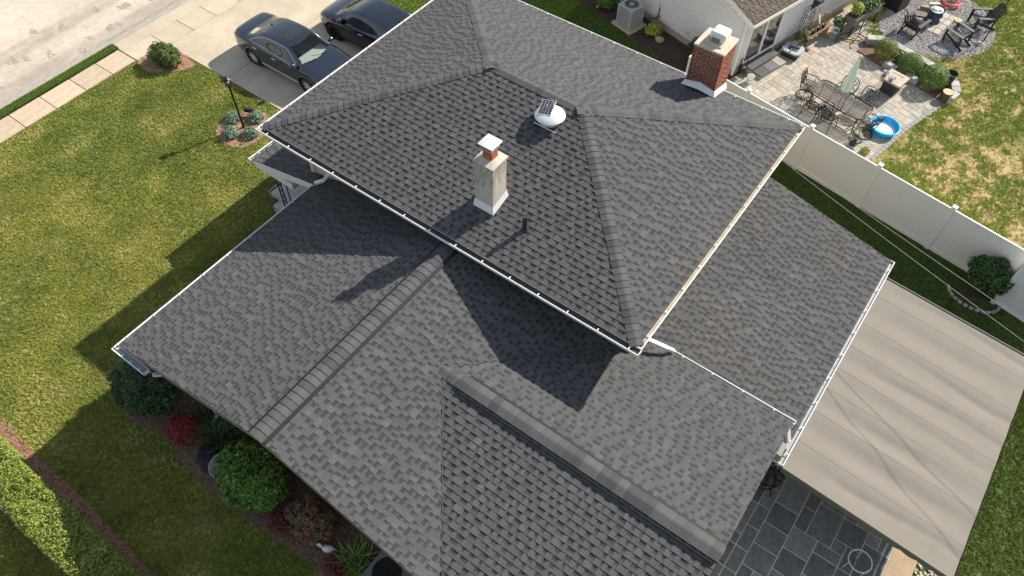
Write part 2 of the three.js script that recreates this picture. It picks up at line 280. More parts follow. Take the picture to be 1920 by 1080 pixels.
// loose chips on the beds
const chipGeo = prep(box(.045, .012, .016));
{
  const L = []; R = rng(31);
  const add = (pts, n, cols) => { const xs = pts.map((p) => p[0]), zs = pts.map((p) => p[1]); const a = Math.min(...xs), b = Math.max(...xs), c = Math.min(...zs), d = Math.max(...zs); for (let i = 0; i < n; i++) { const x = rr(a, b), z = rr(c, d); if (inPoly(pts, x, z)) L.push({ x, z, y: .012, s: rr(.5, 1.3), ry: R() * 6, rx: rr(-.4, .4), rz: rr(-.4, .4), c: mul3(pick(cols), rr(.5, 1.3)) }); } };
  const br = [[.2, .115, .07], [.26, .16, .1], [.13, .08, .055], [.34, .24, .16]];
  add(island, 2600, [[.42, .27, .17], [.33, .2, .12], [.5, .36, .24]]); add(cornerBed, 1400, [[.42, .29, .19], [.33, .2, .12]]); add(bedFront, 9000, br); add(hedgeBed, 5000, br); add(nbBed, 6000, [[.05, .045, .05], [.08, .07, .075], [.03, .03, .035]]);
  scatter('mulch_chips', chipGeo, std(1, 1, 1, { roughness: 1 }), L);
}
// grass: uncountable, one object per lawn
const grassMat = std(1, 1, 1, { roughness: .8, side: THREE.DoubleSide });
{
  R = rng(41); const L = []; const bed = [bedFront, island, cornerBed, hedgeBed]; const nP = fbm(61, 8, 4), nQ = fbm(62, 24, 3);
  const N = 105000;
  for (let i = 0; i < N; i++) {
    const x = rr(-22.12, -2.5), z = rr(-3.9, 11.2); if (x > -9.7 && z < 6.4) continue; if (bed.some((b) => inPoly(b, x, z))) continue;
    const p = projectPx(V3(x, 0, z)); if (p[0] < -.03 || p[0] > 1.03 || p[1] > 1.04) continue;
    const u = (x + 40) / 40, v = (z + 40) / 40, a = nP(u * 1.7, v * 1.7), b = nQ(u * 2, v * 2); let c = mix3([.18, .235, .026], [.295, .30, .045], smooth(.38, .62, a * .6 + b * .4));
    const dry = smooth(.54, .7, b * .75 + a * .25); if (R() < dry * .75) { if (R() < .45) continue; c = mix3(c, [.44, .36, .13], .75); } if (R() < .12) c = [.40, .36, .12];
    L.push({ x, z, s: rr(.7, 1.25), sy: rr(.6, 1.2), ry: R() * 6.3, c: mul3(c, rr(.7, 1.3) * (.7 + .6 * b)) });
  }
  scatter('lawn_grass', tuftGeo, grassMat, L);
  const M = [];
  for (let i = 0; i < 15000; i++) { const z = rr(-2.7, 4), x = rr(-23.6, -23.22); M.push({ x, z, y: .008, s: rr(.8, 1.3), ry: R() * 6.3, c: mul3(pick([[.13, .22, .02], [.1, .2, .025], [.17, .24, .03]]), rr(.7, 1.2)) }); }
  scatter('verge_grass', tuftGeo, grassMat, M);
  const S = [];
  for (const [x0, x1, z0, z1, n] of [[-5.9, 9.5, -13.2, -7.1, 42000], [-19, -4.5, -16.2, -10.9, 34000], [7.5, 12, -7.4, 1.5, 18000], [3.4, 9.5, -8, -6.8, 4000]]) for (let i = 0; i < n; i++) {
    const x = rr(x0, x1), z = rr(z0, z1); if (x > 3.5 && x < 7.9 && z > -7.2) continue; if (x < 3.5 && x > -10.5 && z > -7.7) continue; if (x > -5.8 && z < FZ(x) + .05) continue; if (x < -10.4 && z > -11) continue; if (inPoly(nbBed, x, z)) continue; if (x > 7.3 && x < 8.1 && z > -3.5) continue;
    const p = projectPx(V3(x, 0, z)); if (p[0] < -.03 || p[0] > 1.03 || p[1] < -.05 || p[1] > 1.04) continue;
    S.push({ x, z, s: rr(.8, 1.4), sy: rr(.7, 1.3), ry: R() * 6.3, c: mul3(x < -11 ? [.2, .29, .03] : x > 7 ? pick([[.12, .19, .02], [.17, .22, .03], [.2, .22, .05]]) : pick([[.075, .14, .016], [.1, .165, .02], [.13, .18, .03]]), rr(.7, 1.25)) });
  }
  scatter('side_grass', tuftGeo, grassMat, S);
}
// ---------- the house ----------
const house = thing('house', 'split level house with grey shingle roofs on several levels in the middle', 'house');
const ageN = fbm(777, 9, 5, .6); const EXPO = .143, CAPE = .163;
const restP = [], restC = [], restUV = [], restN = []; // shingles that stay one mass
const tabs = []; // candidates for single shingles
function addQuad(pts, col, uvs) {
  const a = pts[0], b = pts[1], c = pts[2], d = pts[3]; const n = b.clone().sub(a).cross(c.clone().sub(a)).normalize();
  for (const i of [0, 1, 2, 0, 2, 3]) { restP.push(pts[i].x, pts[i].y, pts[i].z); restN.push(n.x, n.y, n.z); restC.push(...col); restUV.push(uvs[i][0], uvs[i][1]); }
}
const WID = [.08, .10, .12, .14, .17, .21];
// one roof face of laminated shingles: O origin on the eave, U along the eave, W up the slope; iv(v) -> list of [from, to] along U
function shingleFace(O, U, W, vmax, iv, seed, tone = 1) {
  R = rng(seed); U = U.clone().normalize(); W = W.clone().normalize(); const N = U.clone().cross(W).normalize(); const flip = N.y < 0; if (flip) N.negate();
  const pt = (u, v, h) => O.clone().addScaledVector(U, u).addScaledVector(W, v).addScaledVector(N, h);
  const Q = (p, c, uv) => flip ? addQuad([p[3], p[2], p[1], p[0]], c, [uv[3], uv[2], uv[1], uv[0]]) : addQuad(p, c, uv);
  const ou = seed * 1.37;
  for (let k = 0; ; k++) {
    const v0 = k * EXPO - .03; if (v0 > vmax - .02) break; const v1 = Math.min(vmax, v0 + EXPO + .02);
    const A = iv(Math.max(0, v0)), B = iv(v1);
    A.forEach(([l0, h0], i) => {
      const [l1, h1] = B.length === A.length ? B[i] : [l0, h0]; const ul = Math.min(l0, l1), uh = Math.max(h0, h1); let u = ul - R() * .3, isTab = R() < .5;
      while (u < uh) {
        const tab = isTab, w = tab ? pick(WID) : pick([.06, .08, .1, .13, .17]); const a = Math.max(u, ul), b = Math.min(u + w, uh);
        const ti = Math.floor(R() * TONES.length); let c = TONES[ti]; const kk = tone * (tab ? 1.12 : .98);
        { const q = pt(u, v0, 0), m = ageN(q.x / 30 + 2, q.z / 30 + 2), g = kk * (.88 + .24 * m), wv = .05 * smooth(.5, .75, ageN(q.x / 21 + 5, q.z / 21 + 4)); c = [c[0] * g * (1 + wv), c[1] * g, c[2] * g * (1 - wv)]; }
        const a0 = clamp(a, l0, h0), b0 = clamp(b, l0, h0), a1 = clamp(a, l1, h1), b1 = clamp(b, l1, h1);
        if (b0 - a0 > .005 || b1 - a1 > .005) {
          const hb = tab ? .022 : .013, ht = tab ? .0075 : .001;
          const full = tab && a === u && b === u + w && a0 === a && b0 === b && a1 === a && b1 === b;
          const uv = (x, y) => [x + ou, y + ou];
          const emit = () => {
            if (tab) Q([pt(a0, v0, hb), pt(b0, v0, hb), pt(b1, v1, ht), pt(a1, v1, ht)], c, [uv(a0, v0), uv(b0, v0), uv(b1, v1), uv(a1, v1)]);
            else { // the lower layer of a laminated shingle carries a printed band of dark granules
              const f = .4, am = lerp(a0, a1, f), bm = lerp(b0, b1, f), vm = lerp(v0, v1, f), hm = lerp(hb, ht, f), dk = [c[0] * .55, c[1] * .56, c[2] * .59];
              Q([pt(a0, v0, hb), pt(b0, v0, hb), pt(bm, vm, hm), pt(am, vm, hm)], c, [uv(a0, v0), uv(b0, v0), uv(bm, vm), uv(am, vm)]); Q([pt(am, vm, hm), pt(bm, vm, hm), pt(b1, v1, ht), pt(a1, v1, ht)], dk, [uv(am, vm), uv(bm, vm), uv(b1, v1), uv(a1, v1)]);
            }
            Q([pt(a0, v0, -.004), pt(b0, v0, -.004), pt(b0, v0, hb), pt(a0, v0, hb)], c, [uv(a0, v0), uv(b0, v0), uv(b0, v0 + .02), uv(a0, v0 + .02)]);
            if (tab) { Q([pt(a1, v1, -.002), pt(a0, v0, -.002), pt(a0, v0, hb), pt(a1, v1, ht)], c, [uv(a1, v1), uv(a0, v0), uv(a0, v0 + .02), uv(a1, v1 + .01)]); Q([pt(b0, v0, -.002), pt(b1, v1, -.002), pt(b1, v1, ht), pt(b0, v0, hb)], c, [uv(b0, v0), uv(b1, v1), uv(b1, v1 + .01), uv(b0, v0 + .02)]); }
          };
          if (full) tabs.push({ emit, p: pt(a0, v0, 0), c: pt((a + b) / 2, v0 + .07, 0), w, ti, U: U.clone(), W, N, flip, len: v1 - v0 }); else emit();
        }
        u += w; isTab = !isTab;
      }
    });
  }
}
// polygon (plan x, z) -> iv function for a face whose courses run along axis 'x' or 'z'
function ivFromPoly(pts, axis, toPlan) { // toPlan(v) -> coordinate across the courses
  return (v) => {
    const k = toPlan(v), hit = []; const ai = axis === 'x' ? 0 : 1, ci = 1 - ai;
    for (let i = 0; i < pts.length; i++) { const p = pts[i], q = pts[(i + 1) % pts.length]; const a = p[ci], b = q[ci]; if ((a <= k && b > k) || (b <= k && a > k)) hit.push(p[ai] + (q[ai] - p[ai]) * (k - a) / (b - a)); }
    hit.sort((m, n) => m - n); const out = []; for (let i = 0; i + 1 < hit.length; i += 2) out.push([hit[i], hit[i + 1]]); return out;
  };
}
// face descending towards +x/-x/+z/-z: eave line coordinate e at height y, pitch p, plan polygon pts
function face(dir, e, y, p, run, pts, seed, tone) {
  const len = Math.hypot(1, p), plan = (v) => v / len; let O, U, W, iv;
  if (dir === '+z') { O = V3(0, y, e); U = V3(1, 0, 0); W = V3(0, p, -1); iv = ivFromPoly(pts, 'x', (v) => e - plan(v) - 1e-4); }
  if (dir === '-z') { O = V3(0, y, e); U = V3(1, 0, 0); W = V3(0, p, 1); iv = ivFromPoly(pts, 'x', (v) => e + plan(v) + 1e-4); }
  if (dir === '+x') { O = V3(e, y, 0); U = V3(0, 0, 1); W = V3(-1, p, 0); iv = ivFromPoly(pts, 'z', (v) => e - plan(v) - 1e-4); }
  if (dir === '-x') { O = V3(e, y, 0); U = V3(0, 0, 1); W = V3(1, p, 0); iv = ivFromPoly(pts, 'z', (v) => e + plan(v) + 1e-4); }
  shingleFace(O, U, W, run * len, iv, seed, tone);
}
// geometry of one cap shingle along direction D, wings a and b (unit, in the two faces)
function capGeo(D, a, b, hw, len = CAPE) {
  const up = a.clone().add(b).negate().normalize(); if (up.y < 0) up.negate(); const S = [[-1, hw], [-.5, hw], [-.12, hw], [0, hw], [.12, hw], [.5, hw], [1, hw]];
  const P = []; const rows = [[-.01, .026], [len + .03, .011]].map(([d, h]) => S.map(([s]) => { const w = s < 0 ? a : b; const q = D.clone().multiplyScalar(d).addScaledVector(w, Math.abs(s) * hw).addScaledVector(V3(0, 1, 0), h - (Math.abs(s) < .15 && s !== 0 ? .0 : 0) - (s === 0 ? .004 : 0)); return q; }));
  for (let i = 0; i + 1 < S.length; i++) { const A = rows[0][i], B = rows[0][i + 1], C = rows[1][i + 1], E = rows[1][i]; for (const q of [A, B, C, A, C, E]) P.push(q.x, q.y, q.z); const A2 = A.clone().setY(A.y - .03), B2 = B.clone().setY(B.y - .03); for (const q of [A2, B2, B, A2, B, A]) P.push(q.x, q.y, q.z); }
  for (const i of [0, S.length - 1]) { const A = rows[0][i], E = rows[1][i], A2 = A.clone().setY(A.y - .026), E2 = E.clone().setY(E.y - .014); for (const q of [A, E, E2, A, E2, A2]) P.push(q.x, q.y, q.z); }
  return prep(tris(P));
}
const capMats = [.8, .92, 1.0, 1.08, 1.2, .86, 1.3].map((k, i) => std(...mul3(TONES[(i * 3) % 8], k), { map: granule, bumpMap: granuleBump, bumpScale: .002, roughness: .92 }));
function capLine(from, to, na, nb, roof, seed, hw = .155, name = 'ridge_cap', expo = CAPE) { // from the low end up; na, nb normals of the two faces
  R = rng(seed); const D = to.clone().sub(from), L = D.length(); D.normalize(); let a = D.clone().cross(na), b = D.clone().cross(nb);
  if (a.y > 0) a.negate(); if (b.y > 0) b.negate(); if (Math.abs(D.y) < .01) { if (a.dot(na) < 0) a.negate(); const hz = (v) => V3(v.x, 0, v.z); if (hz(a).dot(hz(na)) < 0) a.negate(); if (hz(b).dot(hz(nb)) < 0) b.negate(); }
  const g = capGeo(D, a.normalize(), b.normalize(), hw, expo); const n = Math.ceil(L / expo);
  for (let i = 0; i < n; i++) { const p = from.clone().addScaledVector(D, i * expo); put(name, g, capMats[Math.floor(R() * capMats.length)], roof, p.x, p.y + .004 + (i % 2) * .001, p.z); }
}
// roof bodies (decks, soffits and edge boards below the shingles)
const trimBrown = std(.22, .19, .165, { roughness: .7 });
const ventBlack = std(.005, .005, .006, { roughness: .7 });
const deckMat = std(.06, .058, .056, { roughness: 1 });
function roofPart(name, polys, mat = deckMat) { return mesh(name, polys.map(poly3), mat, house); }
const HE = 4.839, UP = .305, UW = 8.152, UL = 10.855, RH = HE + UW / 2 * UP;
const lo = (p, d = .03) => [p[0], p[1] - d, p[2]];
{ // upper hip roof
  const P1 = [-UL, HE, 0], P2 = [0, HE, 0], P3 = [0, HE, -UW], P4 = [-UL, HE, -UW], R1 = [-UL + UW / 2, RH, -UW / 2], R2 = [-UW / 2, RH, -UW / 2];
  const d = (p) => lo(p, .012);
  var upperRoof = roofPart('upper_roof', [[P1, P2, R2, R1].map(d), [P2, P3, R2].map(d), [P3, P4, R1, R2].map(d), [P4, P1, R1].map(d), [[-UL + .03, HE - .17, -.03], [-.03, HE - .17, -.03], [-.03, HE - .17, -UW + .03], [-UL + .03, HE - .17, -UW + .03]]]);
  face('+z', 0, HE, UP, UW / 2, [[-UL, 0], [0, 0], [-UW / 2, -UW / 2], [-UL + UW / 2, -UW / 2]], 101);
  face('-z', -UW, HE, UP, UW / 2, [[-UL, -UW], [0, -UW], [-UW / 2, -UW / 2], [-UL + UW / 2, -UW / 2]], 102);
  face('+x', 0, HE, UP, UW / 2, [[0, 0], [0, -UW], [-UW / 2, -UW / 2]], 103);
  face('-x', -UL, HE, UP, UW / 2, [[-UL, 0], [-UL, -UW], [-UL + UW / 2, -UW / 2]], 104);
  const nF = V3(0, 1, UP).normalize(), nB = V3(0, 1, -UP).normalize(), nR = V3(UP, 1, 0).normalize(), nL = V3(-UP, 1, 0).normalize();
  capLine(V3(...P2), V3(...R2), nF, nR, upperRoof, 201); capLine(V3(...P3), V3(...R2), nB, nR, upperRoof, 202); capLine(V3(...P1), V3(...R1), nF, nL, upperRoof, 203);
  capLine(V3(...P4).lerp(V3(...R1), .3), V3(...R1), nB, nL, upperRoof, 204); capLine(V3(...R2), V3(...R1), nF, nB, upperRoof, 205);
}
const AXR = -4.855, AHR = 4.547, AP = .3057, AXE = -9.892, AHE = 3.007, AZ = 5.93;
const BS = [-3.171, 4.032, 2.438], BP = .242, BX = 3.36, BZB = -1.39, BHB = BS[1] - (BS[2] - BZB) * BP, KV = AP / BP;
const aR = (x) => AHR - (x - AXR) * AP, bH = (z) => BS[1] - Math.abs(z - BS[2]) * BP;
const WZ = -.75, vzF = BS[0] + (AZ - BS[2]) / KV, vzB = BS[0] + (BS[2] - WZ) / KV, BZF = 6.6;
{ // front wing: gable with its ridge towards the street corner
  const d = (p) => lo(p, .012), u = (p) => lo(p, .14);
  const LQ = [[AXE, AHE, AZ], [AXE, AHE, WZ], [AXR, AHR, WZ], [AXR, AHR, AZ]], RQ = [[AXR, AHR, AZ], [AXR, AHR, WZ], [vzB, aR(vzB), WZ], BS, [vzF, aR(vzF), AZ]];
  var frontRoof = roofPart('front_wing_roof', [LQ.map(d), RQ.slice(0, 2).map(d).concat([d(RQ[3])]), [RQ[1], RQ[2], RQ[3]].map(d), [RQ[0], RQ[3], RQ[4]].map(d), LQ.map(u), [u(RQ[0]), u([AXR, AHR, WZ]), u([vzF, aR(vzF), WZ]), u([vzF, aR(vzF), AZ])]]);
  mesh('rake_board', [poly3([[AXE, AHE - .01, AZ + .004], [AXR, AHR - .01, AZ + .004], [AXR, AHR - .15, AZ + .004], [AXE, AHE - .15, AZ + .004]]), poly3([[AXR, AHR - .01, AZ + .004], [vzF + .5, aR(vzF + .5) - .01, AZ + .004], [vzF + .5, aR(vzF + .5) - .15, AZ + .004], [AXR, AHR - .15, AZ + .004]])], trimBrown, frontRoof);
  const ridge = AXR;
  face('-x', AXE, AHE, AP, AXR - AXE, [[AXE, AZ], [AXE, WZ], [AXR, WZ], [AXR, AZ]], 111);
  { // right slope down to the valleys: courses counted from a virtual eave
    const e = vzF + .6, y = aR(e); face('+x', e, y, AP, e - AXR, [[AXR, AZ], [AXR, WZ], [vzB, WZ], [BS[0], BS[2]], [vzF, AZ]], 112);
  }
  mesh('ridge_vent', [plank([AXR - .13, AHR - .02, AZ - .01], [AXR - .13, AHR - .02, WZ], .215, .075, [-AP, 1, 0]), plank([AXR + .13, AHR - .02, AZ - .01], [AXR + .13, AHR - .02, WZ], .215, .075, [AP, 1, 0])], ventBlack, frontRoof);
  capLine(V3(AXR, AHR + .05, AZ + .01), V3(AXR, AHR + .05, WZ + .02), V3(-AP, 1, 0).normalize(), V3(AP, 1, 0).normalize(), frontRoof, 211, .185);
}
{ // side wing: gable with its ridge along the house, ending at the patio
  const d = (p) => lo(p, .012), u = (p) => lo(p, .14);
  const vf = [BS[0] + (BZF - BS[2]) / KV, bH(BZF), BZF], vb = [vzB, bH(WZ), WZ];
  const F = [BS, [BX, BS[1], BS[2]], [BX, bH(BZF), BZF], vf], Bk = [BS, [BX, BS[1], BS[2]], [BX, bH(WZ), WZ], vb], B2 = [[-.45, bH(WZ), WZ], [BX, bH(WZ), WZ], [BX, BHB, BZB], [-.45, BHB, BZB]];
  var sideRoof = roofPart('side_wing_roof', [F.map(d), Bk.map(d), B2.map(d), F.map(u), Bk.map(u), B2.map(u)]);
  mesh('rake_board', [poly3([[BX + .004, BHB - .01, BZB], [BX + .004, BS[1] - .01, BS[2]], [BX + .004, BS[1] - .15, BS[2]], [BX + .004, BHB - .15, BZB]]), poly3([[BX + .004, bH(BZF) - .01, BZF], [BX + .004, BS[1] - .01, BS[2]], [BX + .004, BS[1] - .15, BS[2]], [BX + .004, bH(BZF) - .15, BZF]])], trimBrown, sideRoof);
  face('+z', BZF, bH(BZF), BP, BZF - BS[2], [[BS[0], BS[2]], [BX, BS[2]], [BX, BZF], [vf[0], BZF]], 121);
  face('-z', BZB, BHB, BP, BS[2] - BZB, [[BS[0], BS[2]], [BX, BS[2]], [BX, BZB], [-.45, BZB], [-.45, WZ], [vzB, WZ]], 122);
  const nf = V3(0, 1, BP).normalize(), nb = V3(0, 1, -BP).normalize();
  capLine(V3(BX, BS[1], BS[2]), V3(BS[0] + .06, BS[1], BS[2]), nf, nb, sideRoof, 221, .17);
  // raised ridge vent with its own wide caps
  const vent = mesh('ridge_vent', [plank([-2.58, BS[1] + .005, BS[2] + .122], [BX - .04, BS[1] + .005, BS[2] + .122], .235, .06, [0, 1, BP]), plank([-2.58, BS[1] + .005, BS[2] - .122], [BX - .04, BS[1] + .005, BS[2] - .122], .235, .06, [0, 1, -BP])], ventBlack, sideRoof);
  capLine(V3(BX - .03, BS[1] + .055, BS[2]), V3(-2.6, BS[1] + .055, BS[2]), nf, nb, sideRoof, 222, .185, 'vent_cap', .2);
}
const CX = 3.52, CH = 2.32, CP = .227, CZ0 = -7.85, CZ1 = -.86, cH = (x) => CH + (CX - x) * CP;
{ // rear wing: one slope down to the patio awning
  const q = [[CX, CH, CZ1], [CX, CH, CZ0], [-.45, cH(-.45), CZ0], [-.45, cH(-.45), CZ1]];
  var rearRoof = roofPart('rear_wing_roof', [q.map((p) => lo(p, .012)), q.map((p) => lo(p, .14))]);
  face('+x', CX, CH, CP, CX + .45, [[CX, CZ1], [CX, CZ0], [-.45, CZ0], [-.45, CZ1]], 131);
  mesh('rake_board', [poly3([[CX, CH - .01, CZ1 + .004], [-.45, cH(-.45) - .01, CZ1 + .004], [-.45, cH(-.45) - .15, CZ1 + .004], [CX, CH - .15, CZ1 + .004]]), poly3([[CX, CH - .01, CZ0 - .004], [-.45, cH(-.45) - .01, CZ0 - .004], [-.45, cH(-.45) - .15, CZ0 - .004], [CX, CH - .15, CZ0 - .004]])], whitePaint, rearRoof);
}
const PX = -12.58, PH = 2.4, PP = .235, pH = (x) => PH + (x - PX) * PP;
{ // porch roof by the front door
  const q = [[PX, PH, -.34], [PX, PH, -5], [-9.97, pH(-9.97), -5], [-9.97, pH(-9.97), -.34]];
  var porchRoof = roofPart('porch_roof', [q.map((p) => lo(p, .012)), q.map((p) => lo(p, .1))]);
  face('-x', PX, PH, PP, 2.6, [[PX, -.34], [PX, -5], [-9.98, -5], [-9.98, -.34]], 141);
  mesh('fascia', [poly3([[PX, PH + .004, -.332], [-9.97, pH(-9.97) + .004, -.332], [-9.97, pH(-9.97) - .2, -.332], [-11.9, PH - .16, -.332], [PX, PH - .12, -.332]]), boxMM(PX + .1, -11.0, 2.12, 2.36, -.62, -.36)], whitePaint, porchRoof);
  const ipost = [];
  for (const [x, z] of [[-12.14, -.62], [-11.98, -.62], [-11.98, -.78]]) ipost.push(boxMM(x - .014, x + .014, .3, 2.2, z - .014, z + .014));
  for (let i = 0; i < 7; i++) { const y = .5 + i * .24; ipost.push(at(new THREE.TorusGeometry(.055, .009, 5, 16), -12.06, y, -.62)); ipost.push(bar([-12.13, y - .1, -.62], [-11.99, y + .1, -.62], .008, 5)); }
  mesh('porch_post', ipost, blackIron, house);
  mesh('porch_floor', [rbox(2.2, .3, 4.4, -11.5, .15, -2.7, .015), rbox(.9, .15, 1.4, -12.75, .075, -1.6, .015)], std(.5, .48, .45, { map: granule }), house);
  mesh('porch_railing', [boxMM(-12.92, -12.89, 0, .55, -.75, -.72), boxMM(-12.92, -12.89, 0, .55, -1.5, -1.47), boxMM(-12.93, -12.88, .55, .58, -1.55, -.68)], std(.3, .27, .2), house);
}
// single shingles: the 300 nearest ones in the picture, the others one mass
{
  for (const t of tabs) { const p = projectPx(t.c); t.in = p[0] > .01 && p[0] < .99 && p[1] > .01 && p[1] < .99; t.d = t.c.distanceTo(camera.position); }
  tabs.sort((a, b) => (b.in - a.in) || (a.d - b.d)); const geos = {};
  R = rng(9);
  tabs.forEach((t, i) => {
    if (i >= 300) { t.emit(); return; }
    const key = t.w + '_' + t.len.toFixed(3); if (!geos[key]) {
      const w = t.w, l = t.len, P = []; const q = (a, b, c, e) => P.push(...a, ...b, ...c, ...a, ...c, ...e); const z1 = -l, hb = .022, ht = .0075;
      q([0, hb, 0], [w, hb, 0], [w, ht, z1], [0, ht, z1]); q([0, -.004, 0], [w, -.004, 0], [w, hb, 0], [0, hb, 0]); q([0, -.002, z1], [0, -.002, 0], [0, hb, 0], [0, ht, z1]); q([w, -.002, 0], [w, -.002, z1], [w, ht, z1], [w, hb, 0]);
      geos[key] = prep(tris(P));
    }
    const m = put('shingle', geos[key], toneMats[t.ti], t.U.x ? sideRoof : frontRoof);
    const X = t.flip ? t.U.clone().negate() : t.U; const pos = t.flip ? t.p.clone().addScaledVector(t.U, t.w) : t.p;
    m.quaternion.setFromRotationMatrix(new THREE.Matrix4().makeBasis(X, t.N, t.W.clone().negate())); m.position.copy(pos);
  });
  const g = new THREE.BufferGeometry(); g.setAttribute('position', new THREE.Float32BufferAttribute(restP, 3)); g.setAttribute('normal', new THREE.Float32BufferAttribute(restN, 3)); g.setAttribute('color', new THREE.Float32BufferAttribute(restC, 3)); g.setAttribute('uv', new THREE.Float32BufferAttribute(restUV, 2));
  const m = new THREE.Mesh(g, shingleMat); m.name = 'shingles'; m.castShadow = m.receiveShadow = true; house.add(m); stuff(m); restP.length = restC.length = restUV.length = restN.length = 0; tabs.length = 0;
}
// valleys: a dark cut line where the wings meet
for (const [x, z] of [[vzF, AZ], [vzB, WZ]]) mesh('valley', bar([BS[0], BS[1] + .012, BS[2]], [x, aR(x) + .012, z], .014, 5), std(.05, .048, .045), frontRoof);
// walls
const brickMap = colorTex(512, 1.6, (u, v) => mul3([.30, .17, .13], .7 + .5 * nMid(u, v) + .2 * nFine(u, v)));
const extr = (pts, depth) => { const s = new THREE.Shape(pts.map(([x, y]) => new THREE.Vector2(x, y))); return new THREE.ExtrudeGeometry(s, { depth, bevelEnabled: false }); };
mesh('upper_wall', boxMM(-10.4, -.45, 0, HE - .175, -7.4, -.751), tanWall, house);
{ const g = extr([[-9.45, 0], [-9.45, 2.98], [AXR, 4.38], [-.3, 2.98], [-.3, 0]], 5.65); g.translate(0, 0, -.4); mesh('front_wing_wall', g, std(1, 1, 1, { map: brickMap, roughness: .95 }), house); }
{ const g = extr([[-5.6, 0], [-5.6, 3.05], [-BS[2], 3.86], [1.0, 3.0], [1.0, 0]], 2.8); g.rotateY(PI / 2); g.translate(.2, 0, 0); mesh('side_wing_wall', g, tanWall, house); }
{ const g = extr([[-.44, 0], [-.44, 3.02], [3.1, 2.22], [3.1, 0]], 6.3); g.translate(0, 0, -7.4); mesh('rear_wing_wall', g, tanWall, house); }
mesh('corner_trim', boxMM(-10.43, -10.3, 2.8, 4.66, -.78, -.72), std(.62, .5, .36), house);
// gutters
function gutter(a, b, out, o = {}) { // trough along a-b (at the top of the rim), opening away from the wall in direction out [x, z]
  const A = V3(...a), B = V3(...b), L = A.distanceTo(B), D = B.clone().sub(A).normalize(), O = V3(out[0], 0, out[1]); const w = o.w ?? .125, h = .1, t = .012;
  const M = new THREE.Matrix4().makeBasis(D, V3(0, 1, 0), D.clone().cross(V3(0, 1, 0))); const s = D.clone().cross(V3(0, 1, 0)).dot(O) > 0 ? 1 : -1; M.setPosition(A);
  const f = (g) => { g.applyMatrix4(M); return g; }; const parts = [];
  parts.push(f(box(L, (o.h ?? .08), t, L / 2, -.015 - (o.h ?? .08) / 2, s * (w - .012))), f(box(L, .016, .017, L / 2, -.008, s * w)), f(box(L, t, w - (o.h ? .05 : 0), L / 2, -h, s * (w - (o.h ? .05 : 0)) / 2)), ...(o.h ? [f(box(L, .06, .05, L / 2, -.085, s * (w - .045)))] : []), f(box(L, h + .07, t, L / 2, -h / 2 - .03, s * .004)));
  if (!o.open) for (const e of [.006, L - .006]) parts.push(f(box(t, h, w, e, -h / 2, s * w / 2)));
  const gm = mesh('gutter', parts, o.mat ?? whitePaint, house);
  mesh('gutter_fill', f(box(L - .03, .03, w - .03, L / 2, -h + (o.fill ?? .03), s * w / 2)), o.fillMat ?? darkGrey, gm);  // flat strip filling the trough, dark grey unless another material is passed
  const hg = []; for (let d = .35; d < L; d += o.step ?? .75) hg.push(f(box(.022, .008, .07, d, .002, s * (w - .035)))); if (hg.length) mesh('gutter_hanger', hg, whitePaint, gm);
  return gm;
}
R = rng(3);
const debrisMap = colorTex(256, .5, (u, v) => { const f = nFine(u, v); return f > .45 ? [.6, .5, .37] : f > .36 ? [.45, .35, .24] : [.16, .12, .09]; });
const debris = std(1, 1, 1, { map: debrisMap, roughness: 1, bumpMap: granuleBump, bumpScale: .01 });
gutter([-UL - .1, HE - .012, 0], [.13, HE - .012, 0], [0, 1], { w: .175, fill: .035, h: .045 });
gutter([0, HE - .012, 0], [0, HE - .012, -UW - .1], [1, 0], { fillMat: debris, fill: .055, w: .105 });
gutter([0, HE - .012, -UW], [-UL, HE - .012, -UW], [0, -1], { fill: .05 });
gutter([-UL, HE - .012, .13], [-UL, HE - .012, -UW - .1], [-1, 0], { fill: .05, w: .11 });
gutter([AXE, AHE - .01, AZ + .1], [AXE, AHE - .01, WZ + .02], [-1, 0], { fill: .06, w: .11 });
gutter([AXE - .12, AHE - .02, AZ], [AXE + 1.0, AHE - .02, AZ], [0, 1], { w: .16, fillMat: std(.2, .22, .25, { roughness: .3 }), step: .3 });
gutter([.3, BHB - .012, BZB], [BX + .05, BHB - .012, BZB], [0, -1], { w: .1, fill: .06, fillMat: std(.2, .19, .2) });
gutter([CX, CH - .012, CZ0 - .03], [CX, CH - .012, CZ1 + .04], [1, 0], { w: .13, fillMat: std(.3, .31, .34, { roughness: .5 }), step: .8 });
gutter([PX, PH + .01, -.3], [PX, PH + .01, -5], [-1, 0], { fill: .06, w: .1 });
// downspouts
const dspout = (pts) => { const g = []; for (let i = 0; i + 1 < pts.length; i++) g.push(plank(pts[i], pts[i + 1], .085, .065, Math.abs(pts[i + 1][1] - pts[i][1]) > 1 ? [1, 0, 0] : [0, 1, 0])); for (const p of pts.slice(1, -1)) g.push(ball(.048, ...p, 1, 1, 1, 10)); mesh('downspout', g, whitePaint, house); };
dspout([[-9.0, HE - .1, .06], [-9.05, HE - .25, -.2], [-9.3, 4.3, -.68], [-9.36, 3.75, -.68], [-9.7, 3.2, -.5], [-9.92, 3.08, -.36]]);
dspout([[.02, HE - .1, -.9], [-.38, 4.5, -1.0], [-.38, 3.62, -1.02], [.3, 3.33, -1.3], [.42, 3.18, -1.42]]);
dspout([[3.3, 2.96, -1.46], [3.32, 2.8, -1.45], [3.5, 2.44, -1.36], [3.52, 2.36, -1.2]]);
dspout([[-8.8, 2.85, 5.95], [-8.5, 2.45, 5.35], [-8.5, .25, 5.32], [-8.45, .12, 5.6]]);
dspout([[-6.75, 1.0, 5.32], [-6.75, .3, 5.32], [-6.75, .15, 5.75]]);
